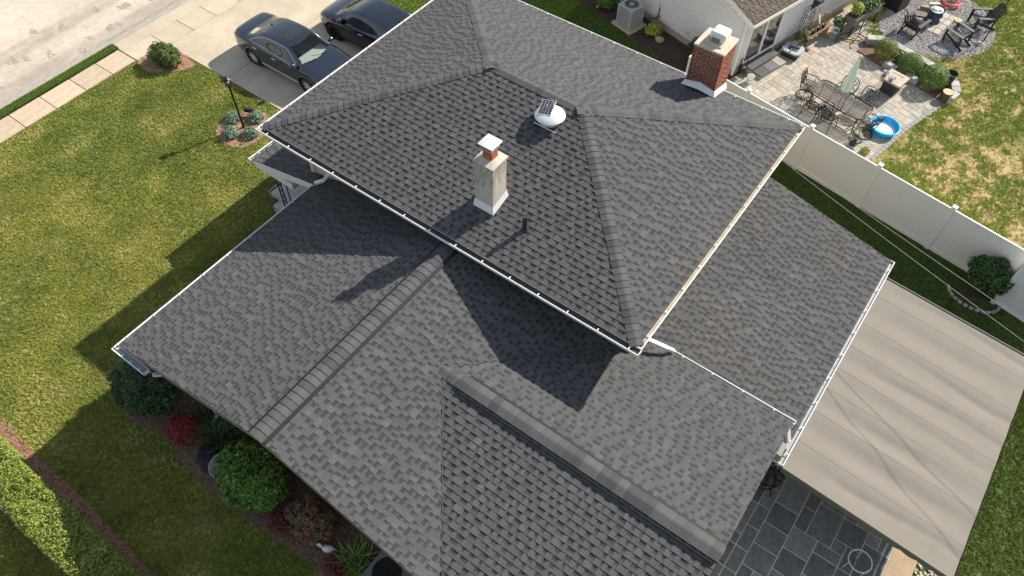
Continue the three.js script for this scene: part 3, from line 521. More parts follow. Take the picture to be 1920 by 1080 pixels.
mesh('roof_corner_block', [boxMM(3.24, 3.5, 2.5, 2.78, -1.05, -.72), boxMM(3.2, 3.42, 2.3, 2.5, -1.4, -1.0)], std(.3, .28, .24), house);
// brick chimney
{
  const x0 = -3.09, x1 = -2.28, z1 = -7.66, z0 = -8.46, top = 6.24, bot = 4.55, H = .0725, BL = .205, mortar = std(.6, .53, .46, { map: granule });
  const ch = mesh('brick_chimney', boxMM(x0 + .008, x1 - .008, bot, top - .02, z0 + .008, z1 - .008), mortar, house);
  const bm = [[.27, .085, .055], [.33, .11, .065], [.22, .07, .05], [.3, .095, .07]].map((c) => std(...c, { map: granule, roughness: .9 }));
  R = rng(4); const full = prep(rbox(BL - .02, H - .019, .05, 0, 0, 0, .004, 1)), half = prep(rbox(BL / 2 - .02, H - .019, .05, 0, 0, 0, .004, 1));
  for (let k = 0; k * H + 4.72 < top - .02; k++) {
    const y = 4.72 + k * H + H / 2;
    for (let f = 0; f < 4; f++) {
      const L = f % 2 ? z1 - z0 : x1 - x0; let u = 0; let first = (k + f) % 2 === 0;
      while (u < L - .05) { const w = first ? BL / 2 : Math.min(BL, L - u); first = false; const g = w > BL * .75 ? full : half; const c = u + w / 2; u += w; if (f >= 2 && k % 1) continue; const o = rr(-.001, .002) - .017;
        const hide = f === 0 ? y < HE + UP * .47 : y < HE; if (hide || f === 2 && R() < 0) continue;
        if (f === 0) put('brick', g, pick(bm), ch, x0 + c, y, z1 + o); if (f === 1) put('brick', g, pick(bm), ch, x1 + o, y, z0 + c, PI / 2); if (f === 2) put('brick', g, pick(bm), ch, x0 + c, y, z0 - o); if (f === 3) put('brick', g, pick(bm), ch, x0 - o, y, z0 + c, PI / 2); }
    }
  }
  mesh('chimney_crown', [rbox(.86, .06, .85, (x0 + x1) / 2, top + .01, (z0 + z1) / 2, .02), rbox(.5, .05, .45, (x0 + x1) / 2 - .02, top + .055, (z0 + z1) / 2 + .02, .02)], std(.62, .54, .42, { map: granule }), ch);
  mesh('flue_cover', [rbox(.42, .22, .42, -2.66, top + .22, -8.15, .07, 3), box(.3, .14, .3, -2.66, top + .09, -8.1)], std(.75, .74, .7, { roughness: .4 }), ch);
  mesh('flue_screen', box(.22, .13, .015, -2.68, top + .13, -7.93), std(.25, .25, .24, { metalness: .5 }), ch);
  // white flashing with a small cricket on the ridge side
  const ry = (z) => HE + (z + UW) * UP; const xm = (x0 + x1) / 2;
  mesh('chimney_flashing', [poly3([[x0 - .03, ry(z1 + .03) + .03, z1 + .03], [xm, ry(z1 + .22) + .14, z1 + .03], [xm, ry(z1) + .27, z1 + .01], [x0 - .03, ry(z1) + .17, z1 + .01]]), poly3([[xm, ry(z1 + .22) + .14, z1 + .03], [x1 + .03, ry(z1 + .03) + .03, z1 + .03], [x1 + .03, ry(z1) + .17, z1 + .01], [xm, ry(z1) + .27, z1 + .01]]),
    poly3([[x0 - .08, ry(z1 + .1) + .03, z1 + .1], [xm, ry(z1 + .28) + .05, z1 + .14], [xm, ry(z1 + .22) + .15, z1 + .03], [x0 - .03, ry(z1) + .17, z1 + .01]]), poly3([[xm, ry(z1 + .28) + .05, z1 + .14], [x1 + .08, ry(z1 + .1) + .03, z1 + .1], [x1 + .03, ry(z1) + .17, z1 + .01], [xm, ry(z1 + .22) + .15, z1 + .03]]),
    poly3([[x1 + .01, ry(z1) + .17, z1], [x1 + .07, ry(z1) + .03, z1 + .05], [x1 + .07, ry(z0) + .03, z0], [x1 + .01, ry(z0) + .2, z0]])], whitePaint, ch);
}
// stucco chimney
{
  const x0 = -4.83, x1 = -4.33, z1 = -.89, z0 = -1.4, top = 6.46;
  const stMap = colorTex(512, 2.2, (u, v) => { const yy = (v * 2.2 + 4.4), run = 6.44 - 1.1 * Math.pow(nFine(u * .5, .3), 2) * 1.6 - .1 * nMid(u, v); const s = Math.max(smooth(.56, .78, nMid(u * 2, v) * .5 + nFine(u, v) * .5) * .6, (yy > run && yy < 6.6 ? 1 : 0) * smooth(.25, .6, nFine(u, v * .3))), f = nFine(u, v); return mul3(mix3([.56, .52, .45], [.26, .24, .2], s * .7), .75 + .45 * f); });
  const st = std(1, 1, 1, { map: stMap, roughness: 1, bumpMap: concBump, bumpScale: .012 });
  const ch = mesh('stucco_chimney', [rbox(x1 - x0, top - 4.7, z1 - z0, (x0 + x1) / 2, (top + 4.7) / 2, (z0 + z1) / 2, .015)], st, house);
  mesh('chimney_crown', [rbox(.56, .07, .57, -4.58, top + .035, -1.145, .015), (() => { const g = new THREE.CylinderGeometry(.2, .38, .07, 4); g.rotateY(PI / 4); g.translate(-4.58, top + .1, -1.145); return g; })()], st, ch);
  mesh('flue', rbox(.25, .3, .25, -4.58, top + .24, -1.145, .03), std(.46, .13, .05, { map: granule }), ch);
  const cap = []; for (const [a, b] of [[-1, -1], [1, -1], [1, 1], [-1, 1]]) cap.push(box(.02, .14, .02, -4.58 + a * .13, top + .45, -1.145 + b * .13)); cap.push(box(.3, .04, .3, -4.58, top + .39, -1.145)); for (let i = -5; i <= 5; i++) cap.push(box(.006, .1, .28, -4.58 + i * .025, top + .45, -1.145));
  mesh('cap_screen', cap, std(.5, .5, .5, { metalness: .7, roughness: .4 }), ch);
  { const g = new THREE.CylinderGeometry(.015, .26, .11, 4, 1); g.rotateY(PI / 4); g.translate(-4.58, top + .575, -1.145); mesh('chimney_cap', [g, box(.37, .025, .37, -4.58, top + .51, -1.145)], std(.78, .78, .78, { roughness: .35 }), ch); }
  const ry = (z) => HE - z * UP;
  const FL = .035; const sk = (a, b, c, d) => poly3([a, b, c, d]);
  mesh('chimney_flashing', [sk([x0 - FL, ry(z1 + FL) + .03, z1 + FL], [x1 + FL, ry(z1 + FL) + .03, z1 + FL], [x1 + .006, ry(z1) + .24, z1 + .006], [x0 - .006, ry(z1) + .24, z1 + .006]), sk([x1 + FL, ry(z1 + FL) + .03, z1 + FL], [x1 + FL, ry(z0) + .03, z0 - .04], [x1 + .006, ry(z0) + .24, z0], [x1 + .006, ry(z1) + .24, z1 + .006]), sk([x0 - FL, ry(z1 + FL) + .03, z1 + FL], [x0 - FL, ry(z0) + .03, z0 - .04], [x0 - .006, ry(z0) + .24, z0], [x0 - .006, ry(z1) + .24, z1 + .006])], whitePaint, ch);
}
// plumbing vent and solar fan
mesh('vent_pipe', [cyl(.06, .055, .52, -3.49, 5.05, -.94), cyl(.11, .06, .16, -3.49, 5.05, -.94)], blackPlastic, house);
{
  const bx = -4.62, bz = -3.5, by = HE - bz * UP; const alu = std(.72, .74, .76, { metalness: .35, roughness: .3 });
  const fan = mesh('solar_roof_fan', [at(lathe([[0, .11], [.17, .1], [.3, .055], [.365, 0], [.37, -.015], [.34, -.02]], 40), bx, by + .15, bz), cyl(.26, .26, .15, bx, by - .02, bz, 32)], alu, house);
  const pn = new THREE.Group(); pn.name = 'solar_panel'; pn.position.set(bx - .12, by + .275, bz - .04); pn.rotation.set(.12, .3, .12, 'YXZ'); fan.add(pn);
  mesh('panel_frame', [box(.33, .02, .46)], alu, pn); mesh('panel_cells', [box(.3, .006, .43, 0, .012, 0)], phys(.012, .012, .03, { roughness: .15, clearcoat: 1 }), pn);
  const ln = []; for (let i = 1; i < 4; i++) ln.push(box(.004, .002, .43, -.15 + i * .075, .0165, 0)); for (let i = 1; i < 7; i++) ln.push(box(.3, .002, .004, 0, .0165, -.215 + i * .0614)); mesh('cell_lines', ln, std(.5, .5, .52), pn);
  mesh('panel_bracket', [bar([bx - .1, by + .2, bz], [bx - .1, by + .39, bz], .012), bar([bx + .02, by + .2, bz - .1], [bx + .0, by + .42, bz - .12], .012)], alu, fan);
  mesh('flashing_bar', bar([-4.87, by - .02, -3.22], [-4.27, by - .02, -3.22], .014), alu, fan);
}
// overhead wires from the rear corner of the house
for (const [a, b, n, l] of [[[-.43, 4.25, -7.55], [14, 4.75, -2.9], 'lower', 'thin overhead wire passing nearer to the tan awning'], [[-.43, 4.35, -7.62], [14, 4.4, -4.15], 'upper', 'thin overhead wire passing nearer to the white fence']]) {
  const pts = []; for (let i = 0; i <= 10; i++) { const t = i / 10; pts.push([lerp(a[0], b[0], t), lerp(a[1], b[1], t) - .5 * t * (1 - t), lerp(a[2], b[2], t)]); }
  tag(mesh('overhead_wire', tube(pts, .006, 60, 6), std(.35, .35, .35)), l, 'wire', 'wires over the back yard');
}
// ---------- awning and slate patio ----------
{
  const ax0 = 3.66, ax1 = 7.55, az0 = -7.3, az1 = -.82, y0 = 2.24, y1 = 1.92; const aw = thing('awning', 'large tan fabric awning with sagging seams over the slate patio', 'awning');
  const cloth = std(.222, .2, .174, { roughness: .9, side: THREE.DoubleSide, map: colorTex(256, 1.7, (u, v) => { const k = .9 + .13 * nMid(u, v) + .06 * nGrain(u, v); return [k, k, k]; }) });
  const spans = 8, nx = 40, nz = spans * 14, P = []; R = rng(15); const dep = Array.from({ length: spans }, () => rr(.008, .05)), tw = Array.from({ length: spans }, () => rr(-.25, .25));
  const ed = Array.from({ length: spans + 1 }, (_, k) => k === 0 || k === spans ? k : k + rr(-.16, .16)); const wOf = (w) => { let k = 0; while (k < spans - 1 && ed[k + 1] <= w) k++; return k + (w - ed[k]) / (ed[k + 1] - ed[k]); };
  const fold = fbm(615, 5, 3), ph = Array.from({ length: spans }, () => rr(0, 1)), am = Array.from({ length: spans }, () => rr(.2, 1));
  const yy = (i, j) => { const u = i / nx, w = Math.min(spans, wOf(j / nz * spans)), k = Math.min(spans - 1, Math.floor(w)), f = w - k; const q = Math.pow(f, 1 + .9 * (tw[k] + .25)), s = Math.sin(PI * clamp(q)); const e = .3 + .7 * Math.sin(PI * clamp(u * .85 + .1)); const dg = am[k] * .026 * Math.exp(-Math.pow((f - .25 - .5 * Math.abs(((u + ph[k]) % 1) - .5)) / .13, 2)) * smooth(.05, .5, u); return lerp(y0, y1, u) - dep[k] * s * s * e - dg * s - .02 * (fold(u * .8 + .05, w / spans * .9 + .03) - .5) * s; };
  const pt = (i, j) => { const u = i / nx; const edge = i === nx ? 0 * Math.cos(j / nz * spans * 2 * PI) : 0; return [lerp(ax0, ax1, u) + edge, yy(i, j), lerp(az0, az1, j / nz)]; };
  const idx = [], pos = []; for (let i = 0; i <= nx; i++) for (let j = 0; j <= nz; j++) pos.push(...pt(i, j)); for (let i = 0; i < nx; i++) for (let j = 0; j < nz; j++) { const a = i * (nz + 1) + j, b = a + nz + 1; idx.push(a, a + 1, b, b, a + 1, b + 1); }
  const g = new THREE.BufferGeometry(); g.setAttribute('position', new THREE.Float32BufferAttribute(pos, 3)); g.setIndex(idx); g.computeVertexNormals(); mesh('canopy', g, cloth, aw);
  for (let k = 0; k <= spans; k++) { // stitched seam over each rib, and the rib itself
    const z = lerp(az0, az1, ed[k] / spans); const a = k === 0 ? .02 : k === spans ? -.02 : 0; mesh('rib', bar([ax0 + .03, y0 - .03, z + a], [ax1 - .03, y1 - .03, z + a], .018, 8), whitePaint, aw);
    if (k && k < spans) mesh('seam', plank([ax0 + .02, y0 + .0005, z], [ax1, y1 + .0005, z], .012, .003), cloth, aw);
  }
  // hanging scalloped edge along the front and outer sides
  const val = (a, b, n, yA, yB) => { const Q = []; const S = n * 10; for (let i = 0; i < S; i++) { const f = (t) => { const x = lerp(a[0], b[0], t), z = lerp(a[1], b[1], t), y = lerp(yA, yB, t); return [[x, y + .01, z], [x, y - .17 - .05 * Math.abs(Math.sin(PI * t * n)), z]]; }; const [p, q] = f(i / S), [r, s] = f((i + 1) / S); Q.push(...p, ...q, ...s, ...p, ...s, ...r); } return tris(Q); };
  const vm = std(.13, .14, .10, { roughness: .9, side: THREE.DoubleSide });  // darker than the canopy: shade on the valance mixed into its cloth colour
  mesh('valance', val([ax0, az1 + .012], [ax1, az1 + .012], 11, y0, y1), vm, aw); mesh('valance', val([ax1 + .02, az1], [ax1 + .02, az0], 18, y1, y1), vm, aw);
  mesh('hem', bar([ax0, y0 + .005, az1 + .012], [ax1, y1 + .005, az1 + .012], .022, 8), cloth, aw); mesh('hem', bar([ax0, y0 + .01, az0], [ax1, y1 + .01, az0], .02, 8), cloth, aw);
  for (const z of [az0 + .1, az1 - .1]) mesh('post', boxMM(ax1 - .14, ax1 - .08, 0, y1 - .04, z - .03, z + .03), whitePaint, aw);
  mesh('front_beam', boxMM(ax1 - .15, ax1 - .07, y1 - .1, y1 - .045, az0, az1), whitePaint, aw);
}
{ // slate
  const pat = new THREE.Group(); pat.name = 'slate_patio'; struct(pat); scene.add(pat);
  const slateMaps = [1, 2, 3].map((s) => { const a = fbm(300 + s * 40, 6, 6, .6), b = fbm(400 + s * 31, 3, 5); return colorTex(256, .9, (u, v) => { const w = Math.abs(Math.sin(9 * b(u, v) + 3 * a(u, v) * 3)); return mul3(mix3([.165, .172, .178], [.27, .275, .275], a(u, v)), .7 + .35 * w); }); });
  const sm = []; for (const m of slateMaps) for (const k of [.8, 1, 1.25]) sm.push(std(k, k * .985, k * .95, { map: m, roughness: .75, bumpMap: granuleBump, bumpScale: .004 }));
  mesh('mortar_bed', boxMM(3.1, 6.78, -.12, .012, -7.6, 4.2), std(.8, .75, .68, { map: granule }), pat);
  R = rng(66); const nx = 12, nz = 39, u = .306, occ = new Uint8Array(nx * nz), sizes = [[2, 2], [2, 3], [3, 2], [2, 2], [1, 2], [2, 1], [1, 1], [2, 3]]; const cache = {};
  for (let j = 0; j < nz; j++) for (let i = 0; i < nx; i++) {
    if (occ[j * nx + i]) continue; let sz = null; for (const s of [pick(sizes), pick(sizes), pick(sizes), [2, 1], [1, 2], [1, 1]]) { let ok = i + s[0] <= nx && j + s[1] <= nz; for (let a = 0; ok && a < s[0]; a++) for (let b = 0; b < s[1]; b++) if (occ[(j + b) * nx + i + a]) ok = false; if (ok) { sz = s; break; } }
    for (let a = 0; a < sz[0]; a++) for (let b = 0; b < sz[1]; b++) occ[(j + b) * nx + i + a] = 1;
    const key = sz.join('x'); cache[key] ??= prep(rbox(sz[0] * u - .03, .03, sz[1] * u - .03, 0, 0, 0, .005, 1)); put('slate_tile', cache[key], pick(sm), pat, 3.11 + (i + sz[0] / 2) * u, .008 + rr(0, .003), -7.6 + (j + sz[1] / 2) * u);
  }
  struct(mesh('patio_edging', rbox(.55, .12, 11.8, 7.06, -.04, -1.7, .01), std(.8, .7, .6, { map: concMap, roughness: .9 })));
  R = rng(70); const L = []; for (let i = 0; i < 900; i++) L.push({ x: rr(7.36, 8.1), z: rr(-3.5, 1), y: .02, s: rr(.02, .05), sy: rr(.012, .03), ry: R() * 6, c: mul3(pick([[.6, .52, .42], [.5, .44, .37], [.66, .6, .52], [.4, .33, .27]]), rr(.8, 1.1)) });
  scatter('river_pebbles', prep(new THREE.IcosahedronGeometry(1, 1)), std(1, 1, 1, { roughness: .7 }), L);
  const tb = thing('side_table', 'small round glass side table with white rim on the slate', 'table', [6.15, 0, -.78]);
  mesh('rim', at(new THREE.TorusGeometry(.26, .016, 8, 40).rotateX(PI / 2), 0, .48, 0), whitePaint, tb); mesh('glass_top', cyl(.25, .25, .008, 0, .474, 0, 40), phys(.9, .95, .95, { transmission: 1, thickness: 0, roughness: .03 }), tb);
  for (let i = 0; i < 3; i++) { const a = i * 2.1 + .4; mesh('leg', bar([Math.cos(a) * .24, 0.02, Math.sin(a) * .24], [Math.cos(a) * .23, .47, Math.sin(a) * .23], .011, 8), whitePaint, tb); }
}
// ---------- white privacy fence ----------
{
  const fence = thing('fence', 'tall cream vinyl privacy fence between the two back yards', 'fence'); const dir = Math.atan(.162), step = 2.36; const ry = -dir;
  const px = (k) => 2.062 + k * step * Math.cos(dir) - (step * Math.cos(dir) - 2.335);
  const panel = prep((() => { const g = []; for (let i = 0; i < 15; i++) g.push(rbox(.151, 1.6, .04, -1.0605 + i * .1515, .87, 0, .005, 1)); return mergeGeometries(g.map((q) => prep(q))); })());
  const capG = prep((() => { const g = new THREE.CylinderGeometry(.02, .095, .03, 4); g.rotateY(PI / 4); g.translate(0, .03, 0); return mergeGeometries([prep(g), prep(box(.14, .03, .14))]); })());
  const postG = prep(rbox(.127, 1.84, .127, 0, .92, 0, .008, 1)), railT = prep(rbox(2.26, .1, .055, 0, 1.7, 0, .012)), railB = prep(rbox(2.26, .15, .06, 0, .1, 0, .012));
  const section = (x, z, n, k0) => { for (let k = 0; k <= n; k++) { const X = x + k * 2.336, Z = z + k * 2.336 * .162; const p = put('fence_post', postG, whiteVinyl, fence, X, 0, Z, ry); put('post_cap', capG, whitePaint, p, 0, 1.85, 0, 0); if (k < n) { const cx = X + 1.168, cz = Z + 1.168 * .162; put('panel', panel, whiteVinyl, fence, cx, 0, cz, ry); put('rail', railT, whitePaint, fence, cx, 0, cz, ry); put('rail', railB, whiteVinyl, fence, cx, 0, cz, ry); } } };
  const x0 = -.292 - 2.336 * 2; section(x0, FZ(x0), 5, 0);
  const f2 = thing('fence', 'short cream fence run stepping forward behind the round bush', 'fence'); 
  for (let k = 0; k <= 3; k++) { const X = 6.62 + k * 2.336, Z = -10.48 + k * 2.336 * .2; const p = put('fence_post', postG, whiteVinyl, f2, X, 0, Z, -.2); put('post_cap', capG, whitePaint, p, 0, 1.85, 0); if (k < 3) { const cx = X + 1.168, cz = Z + 1.168 * .2; put('panel', panel, whiteVinyl, f2, cx, 0, cz, -.2); put('rail', railT, whitePaint, f2, cx, 0, cz, -.2); put('rail', railB, whiteVinyl, f2, cx, 0, cz, -.2); } }
}
// ---------- cars ----------
function curveFn(pts) { return (x) => { if (x <= pts[0][0]) return pts[0][1]; const n = pts.length; if (x >= pts[n - 1][0]) return pts[n - 1][1]; let i = 0; while (pts[i + 1][0] < x) i++; const [x0, y0] = pts[i], [x1, y1] = pts[i + 1], h = x1 - x0, t = (x - x0) / h; const s = (y1 - y0) / h, sl = (k) => (k <= 0 || k >= n - 1) ? s : (pts[k + 1][1] - pts[k - 1][1]) / (pts[k + 1][0] - pts[k - 1][0]); let m0 = sl(i), m1 = sl(i + 1); if (s === 0) m0 = m1 = 0; const t2 = t * t, t3 = t2 * t; return (2 * t3 - 3 * t2 + 1) * y0 + (t3 - 2 * t2 + t) * h * m0 + (-2 * t3 + 3 * t2) * y1 + (t3 - t2) * h * m1; }; }
const tyreMat = std(.02, .02, .02, { roughness: .85 }), glassDark = phys(.012, .016, .016, { roughness: .04, clearcoat: 1, ior: 1.6 }), chrome = std(.75, .75, .76, { metalness: 1, roughness: .18 });
function makeCar(S) {
  const car = thing('parked_car', S.label, 'car', S.pos, S.ry, 'cars parked on the driveway'); const T = curveFn(S.top), B = curveFn(S.belt), Wd = curveFn(S.width), H = S.len / 2, sill = curveFn([[-H, .36], [-H + .25, .24], [0, .2], [H - .3, .22], [H, .34]]);
  const M = 34;
  const sec = (x) => {
    const w = Wd(x), t = T(x), b = Math.min(B(x), t - .02), h = t - b, s = smooth(.06, .40, h), y0 = sill(x), c = [[.86 * w, y0], [.965 * w, y0 + .1], [w, lerp(y0, b, .42)], [.99 * w, lerp(y0, b, .70)], [.968 * w, b - .03], [lerp(.93, .905, s) * w, b + .012], [lerp(.80, .70, s) * w, b + lerp(.7, .80, s) * h], [lerp(.62, .60, s) * w, b + lerp(.88, .94, s) * h], [.32 * w, b + .985 * h], [0, t]];
    const v = new THREE.SplineCurve(c.map((p) => new THREE.Vector2(...p))); return v.getPoints(M - 1);
  };
  const NX = 130, rows = []; for (let i = 0; i <= NX; i++) { const q = i / NX, x = -H * Math.cos(q * PI) * .35 + lerp(-H, H, q) * .65; rows.push({ x, s: sec(x) }); }
  const pos = [], id = []; const W2 = 2 * M - 1; rows.forEach(({ x, s }) => { for (let j = 0; j < M; j++) pos.push(x, s[j].y, s[j].x); for (let j = M - 2; j >= 0; j--) pos.push(x, s[j].y, -s[j].x); });
  for (let i = 0; i < NX; i++) for (let j = 0; j < W2 - 1; j++) {
    const a = i * W2 + j, b = a + W2; const cx = (rows[i].x + rows[i + 1].x) / 2, cy = (pos[a * 3 + 1] + pos[(a + 1) * 3 + 1]) / 2; const zz = Math.abs(pos[a * 3 + 2]);
    if (zz > .5 && S.wheels.some((wx) => Math.hypot(cx - wx, cy - S.wr) < S.wr + .055)) continue;
    if (S.cabin) { const zc = (pos[a * 3 + 2] + pos[(a + 1) * 3 + 2]) / 2, open = ([xa, za, xb, zb, bow]) => { let u = (cx - xa) / (xb - xa); for (let k = 0; k < 3; k++) { const s = clamp(zc / lerp(za, zb, clamp(u)), -1, 1); u = (cx - lerp(bow, bow * .7, clamp(u)) * (1 - s * s) - xa) / (xb - xa); } return u > .03 && u < .97 && Math.abs(zc) < lerp(za, zb, clamp(u)) * .97 && cy > B(cx) + .01; }; if (open(S.shield) || open(S.rear)) continue; }
    id.push(a, b, a + 1, a + 1, b, b + 1);
  }
  for (const e of [0, NX]) { const c = pos.length / 3; let y = 0; for (let j = 0; j < W2; j++) y += pos[(e * W2 + j) * 3 + 1]; pos.push(rows[e].x + (e ? .02 : -.02), y / W2, 0); for (let j = 0; j < W2 - 1; j++) e ? id.push(e * W2 + j, c, e * W2 + j + 1) : id.push(j, j + 1, c); }
  const g = new THREE.BufferGeometry(); g.setAttribute('position', new THREE.Float32BufferAttribute(pos, 3)); g.setIndex(id); g.computeVertexNormals(); mesh('body', g, S.paint, car);
  mesh('underbody', boxMM(-H + .25, H - .25, .2, .5, -.72, .72), blackPlastic, car);
  const zAt = (x, y) => { const s = sec(x); for (let j = 2; j < M - 1; j++) if (s[j].y <= y && s[j + 1].y >= y) return lerp(s[j].x, s[j + 1].x, (y - s[j].y) / (s[j + 1].y - s[j].y + 1e-9)); return s[2].x; };
  const yAt = (x, z) => { const s = sec(x); z = Math.abs(z); for (let j = M - 2; j > M * .4; j--) if (s[j].x >= z && s[j + 1].x <= z) return lerp(s[j + 1].y, s[j].y, (z - s[j + 1].x) / (s[j].x - s[j + 1].x + 1e-9)); return s[Math.floor(M * .5)].y; };
  const grid = (f, n, m) => { const p = [], q = []; for (let i = 0; i <= n; i++) for (let j = 0; j <= m; j++) p.push(...f(i / n, j / m)); for (let i = 0; i < n; i++) for (let j = 0; j < m; j++) { const a = i * (m + 1) + j, b = a + m + 1; q.push(a, b, a + 1, a + 1, b, b + 1); } const r = new THREE.BufferGeometry(); r.setAttribute('position', new THREE.Float32BufferAttribute(p, 3)); r.setIndex(q); r.computeVertexNormals(); return r; };
  const side = (c, sgn, off = .006) => grid((u, v) => { const x = lerp(lerp(c[0][0], c[1][0], u), lerp(c[3][0], c[2][0], u), v), y = lerp(lerp(c[0][1], c[1][1], u), lerp(c[3][1], c[2][1], u), v); return [x, y, sgn * (zAt(x, y) + off)]; }, 10, 6);
  const top = (xa, za, xb, zb, bow, off = .006) => grid((u, v) => { const s = v * 2 - 1, z = s * lerp(za, zb, u), x = lerp(xa + bow * (1 - s * s), xb + bow * .7 * (1 - s * s), u); return [x, yAt(x, z) + off, z]; }, 14, 18);
  const clear = phys(.82, .88, .86, { transmission: 1, thickness: 0, roughness: .02, ior: 1.5 }); mesh('windshield', top(...S.shield), clear, car); mesh('rear_window', top(...S.rear), clear, car);
  const trimC = std(.33, .31, .28), dk = std(.04, .04, .045); // cabin seen through the glass
  for (const z of [-.36, .36]) { const st = mesh('front_seat', [rbox(.5, .16, .5, -.05, .52, z, .05), rbox(.16, .55, .48, -.3, .8, z, .06)], trimC, car); mesh('headrest', rbox(.1, .16, .26, -.34, 1.14, z, .04), trimC, st); }
  mesh('rear_seat', [rbox(.5, .18, 1.25, -1.0, .54, 0, .05), rbox(.16, .5, 1.25, -1.3, .8, 0, .06)], trimC, car); mesh('dashboard', [rbox(.5, .16, 1.36, .86, .86, 0, .06), rbox(.3, .2, 1.3, .7, .74, 0, .05)], std(.42, .42, .4), car); mesh('steering_wheel', at(new THREE.TorusGeometry(.17, .018, 8, 28).rotateY(PI / 2 - .3), .48, .86, -.36), dk, car); mesh('parcel_shelf', boxMM(-1.62, -1.3, .96, .985, -.6, .6), dk, car);
  if (S.roofGlass) mesh('sunroof', top(...S.roofGlass), phys(.02, .025, .03, { roughness: .12, clearcoat: .6 }), car);
  for (const sg of [1, -1]) {
    for (const w of S.windows) mesh('side_window', side(w, sg), glassDark, car);
    if (S.trim) mesh('window_trim', new THREE.TubeGeometry(new THREE.CatmullRomCurve3(S.trim.map(([x, y]) => V3(x, y, sg * (zAt(x, y) + .006))), true), 90, .011, 6, true), S.trimMat, car);
    for (const [x, y] of S.handles) mesh('door_handle', rbox(.2, .035, .04, x, y, sg * (zAt(x, y) + .015), .015), S.handleMat, car);
    const mx = S.mirror[0], my = S.mirror[1]; mesh('mirror', [ball(.11, mx, my, sg * (zAt(mx, my - .08) + .13), .8, .75, 1.15), bar([mx, my - .05, sg * (zAt(mx, my - .08) - .02)], [mx, my - .03, sg * (zAt(mx, my - .08) + .08)], .03)], S.paint, car);
    mesh('headlight', side(S.head, sg, .008), phys(.75, .75, .72, { roughness: .08, clearcoat: 1 }), car); mesh('tail_light', side(S.tail, sg, .008), phys(.35, .012, .012, { roughness: .15, clearcoat: 1 }), car);
    mesh('sill_strip', bar([S.wheels[0] + .45, .31, sg * (zAt(0, .31) + .012)], [S.wheels[1] - .45, .31, sg * (zAt(0, .31) + .012)], .016, 6), S.sillMat, car);
    // shut lines of the doors
    for (const c of S.doors) mesh('door_gap', tube(c.map(([x, y]) => [x, y, sg * (zAt(x, y) + .001)]), .005, 24, 4), blackPlastic, car);
    for (const wx of S.wheels) {
      const zo = Wd(wx) - .005; const tg = lathe([[.19, -.1], [S.wr - .06, -.105], [S.wr - .012, -.085], [S.wr, -.04], [S.wr, .04], [S.wr - .012, .085], [S.wr - .06, .105], [.22, .1], [.21, .07]], 40); tg.rotateX(PI / 2); tg.translate(wx, S.wr, sg * (zo - .105));
      const wh = mesh('wheel', tg, tyreMat, car); const rim = []; const zr = zo - .012; { const d = lathe([[0, -.06], [.2, -.05], [S.wr - .105, -.03], [S.wr - .085, 0], [S.wr - .075, .0]], 40); d.rotateX(PI / 2); if (sg < 0) d.scale(1, 1, -1); d.translate(wx, S.wr, sg * (zr - .02)); mesh('rim_dish', d, S.rimDark, wh); }
      for (let k = 0; k < S.spokes; k++) { const a = k / S.spokes * 2 * PI; rim.push(plank([wx + Math.cos(a) * .03, S.wr + Math.sin(a) * .03, sg * (zr - .005)], [wx + Math.cos(a) * (S.wr - .09), S.wr + Math.sin(a) * (S.wr - .09), sg * (zr - .012)], .034, .02, [0, 0, 1])); } rim.push(at(new THREE.TorusGeometry(S.wr - .085, .014, 6, 40), wx, S.wr, sg * (zr - .012)), (() => { const c = new THREE.CylinderGeometry(.055, .055, .025, 20); c.rotateX(PI / 2); c.translate(wx, S.wr, sg * zr); return c; })());
      mesh('rim', rim, S.rimMat, wh);
      const arch = []; const pts = []; for (let k = 0; k <= 16; k++) { const a = PI * k / 16, x = wx + Math.cos(a) * (S.wr + .06), y = S.wr + Math.sin(a) * (S.wr + .06); pts.push([x, y, sg * (zAt(x, Math.max(y, .3)) - .004)]); } mesh('wheel_arch', tube(pts, .02, 40, 6), S.archMat ?? S.paint, car);
      const well = new THREE.CylinderGeometry(S.wr + .06, S.wr + .06, .34, 28, 1, true); well.rotateX(PI / 2); well.translate(wx, S.wr, sg * (zo - .19)); const wd = new THREE.CircleGeometry(S.wr + .06, 28); wd.translate(wx, S.wr, sg * (zo - .24)); mesh('wheel_well', [well, wd], std(.012, .012, .012, { side: THREE.DoubleSide }), car);
    }
  }
  for (const z of [-.35, .2]) mesh('wiper', tube([[S.shield[0] + S.shield[4] * .9 + .01, yAt(S.shield[0] + S.shield[4] * .9, z) + .02, z], [S.shield[0] + S.shield[4] * .8 - .04, yAt(S.shield[0] + S.shield[4] * .8 - .04, z + .3) + .02, z + .32], [S.shield[0] - .03, yAt(S.shield[0] - .03, z + .55) + .02, z + .55]], .009, 16, 5), blackPlastic, car);
  { const a = S.antenna; const gA = new THREE.ConeGeometry(.03, .09, 8); gA.scale(2.2, 1, .8); gA.translate(a, yAt(a, 0) + .04, 0); mesh('antenna', gA, blackPlastic, car); }
  return car;
}
const navy = phys(.085, .098, .125, { roughness: .14, metalness: 1, clearcoat: 1, clearcoatRoughness: .04 }), blackBlue = phys(.06, .07, .095, { roughness: .14, metalness: 1, clearcoat: 1, clearcoatRoughness: .04 });
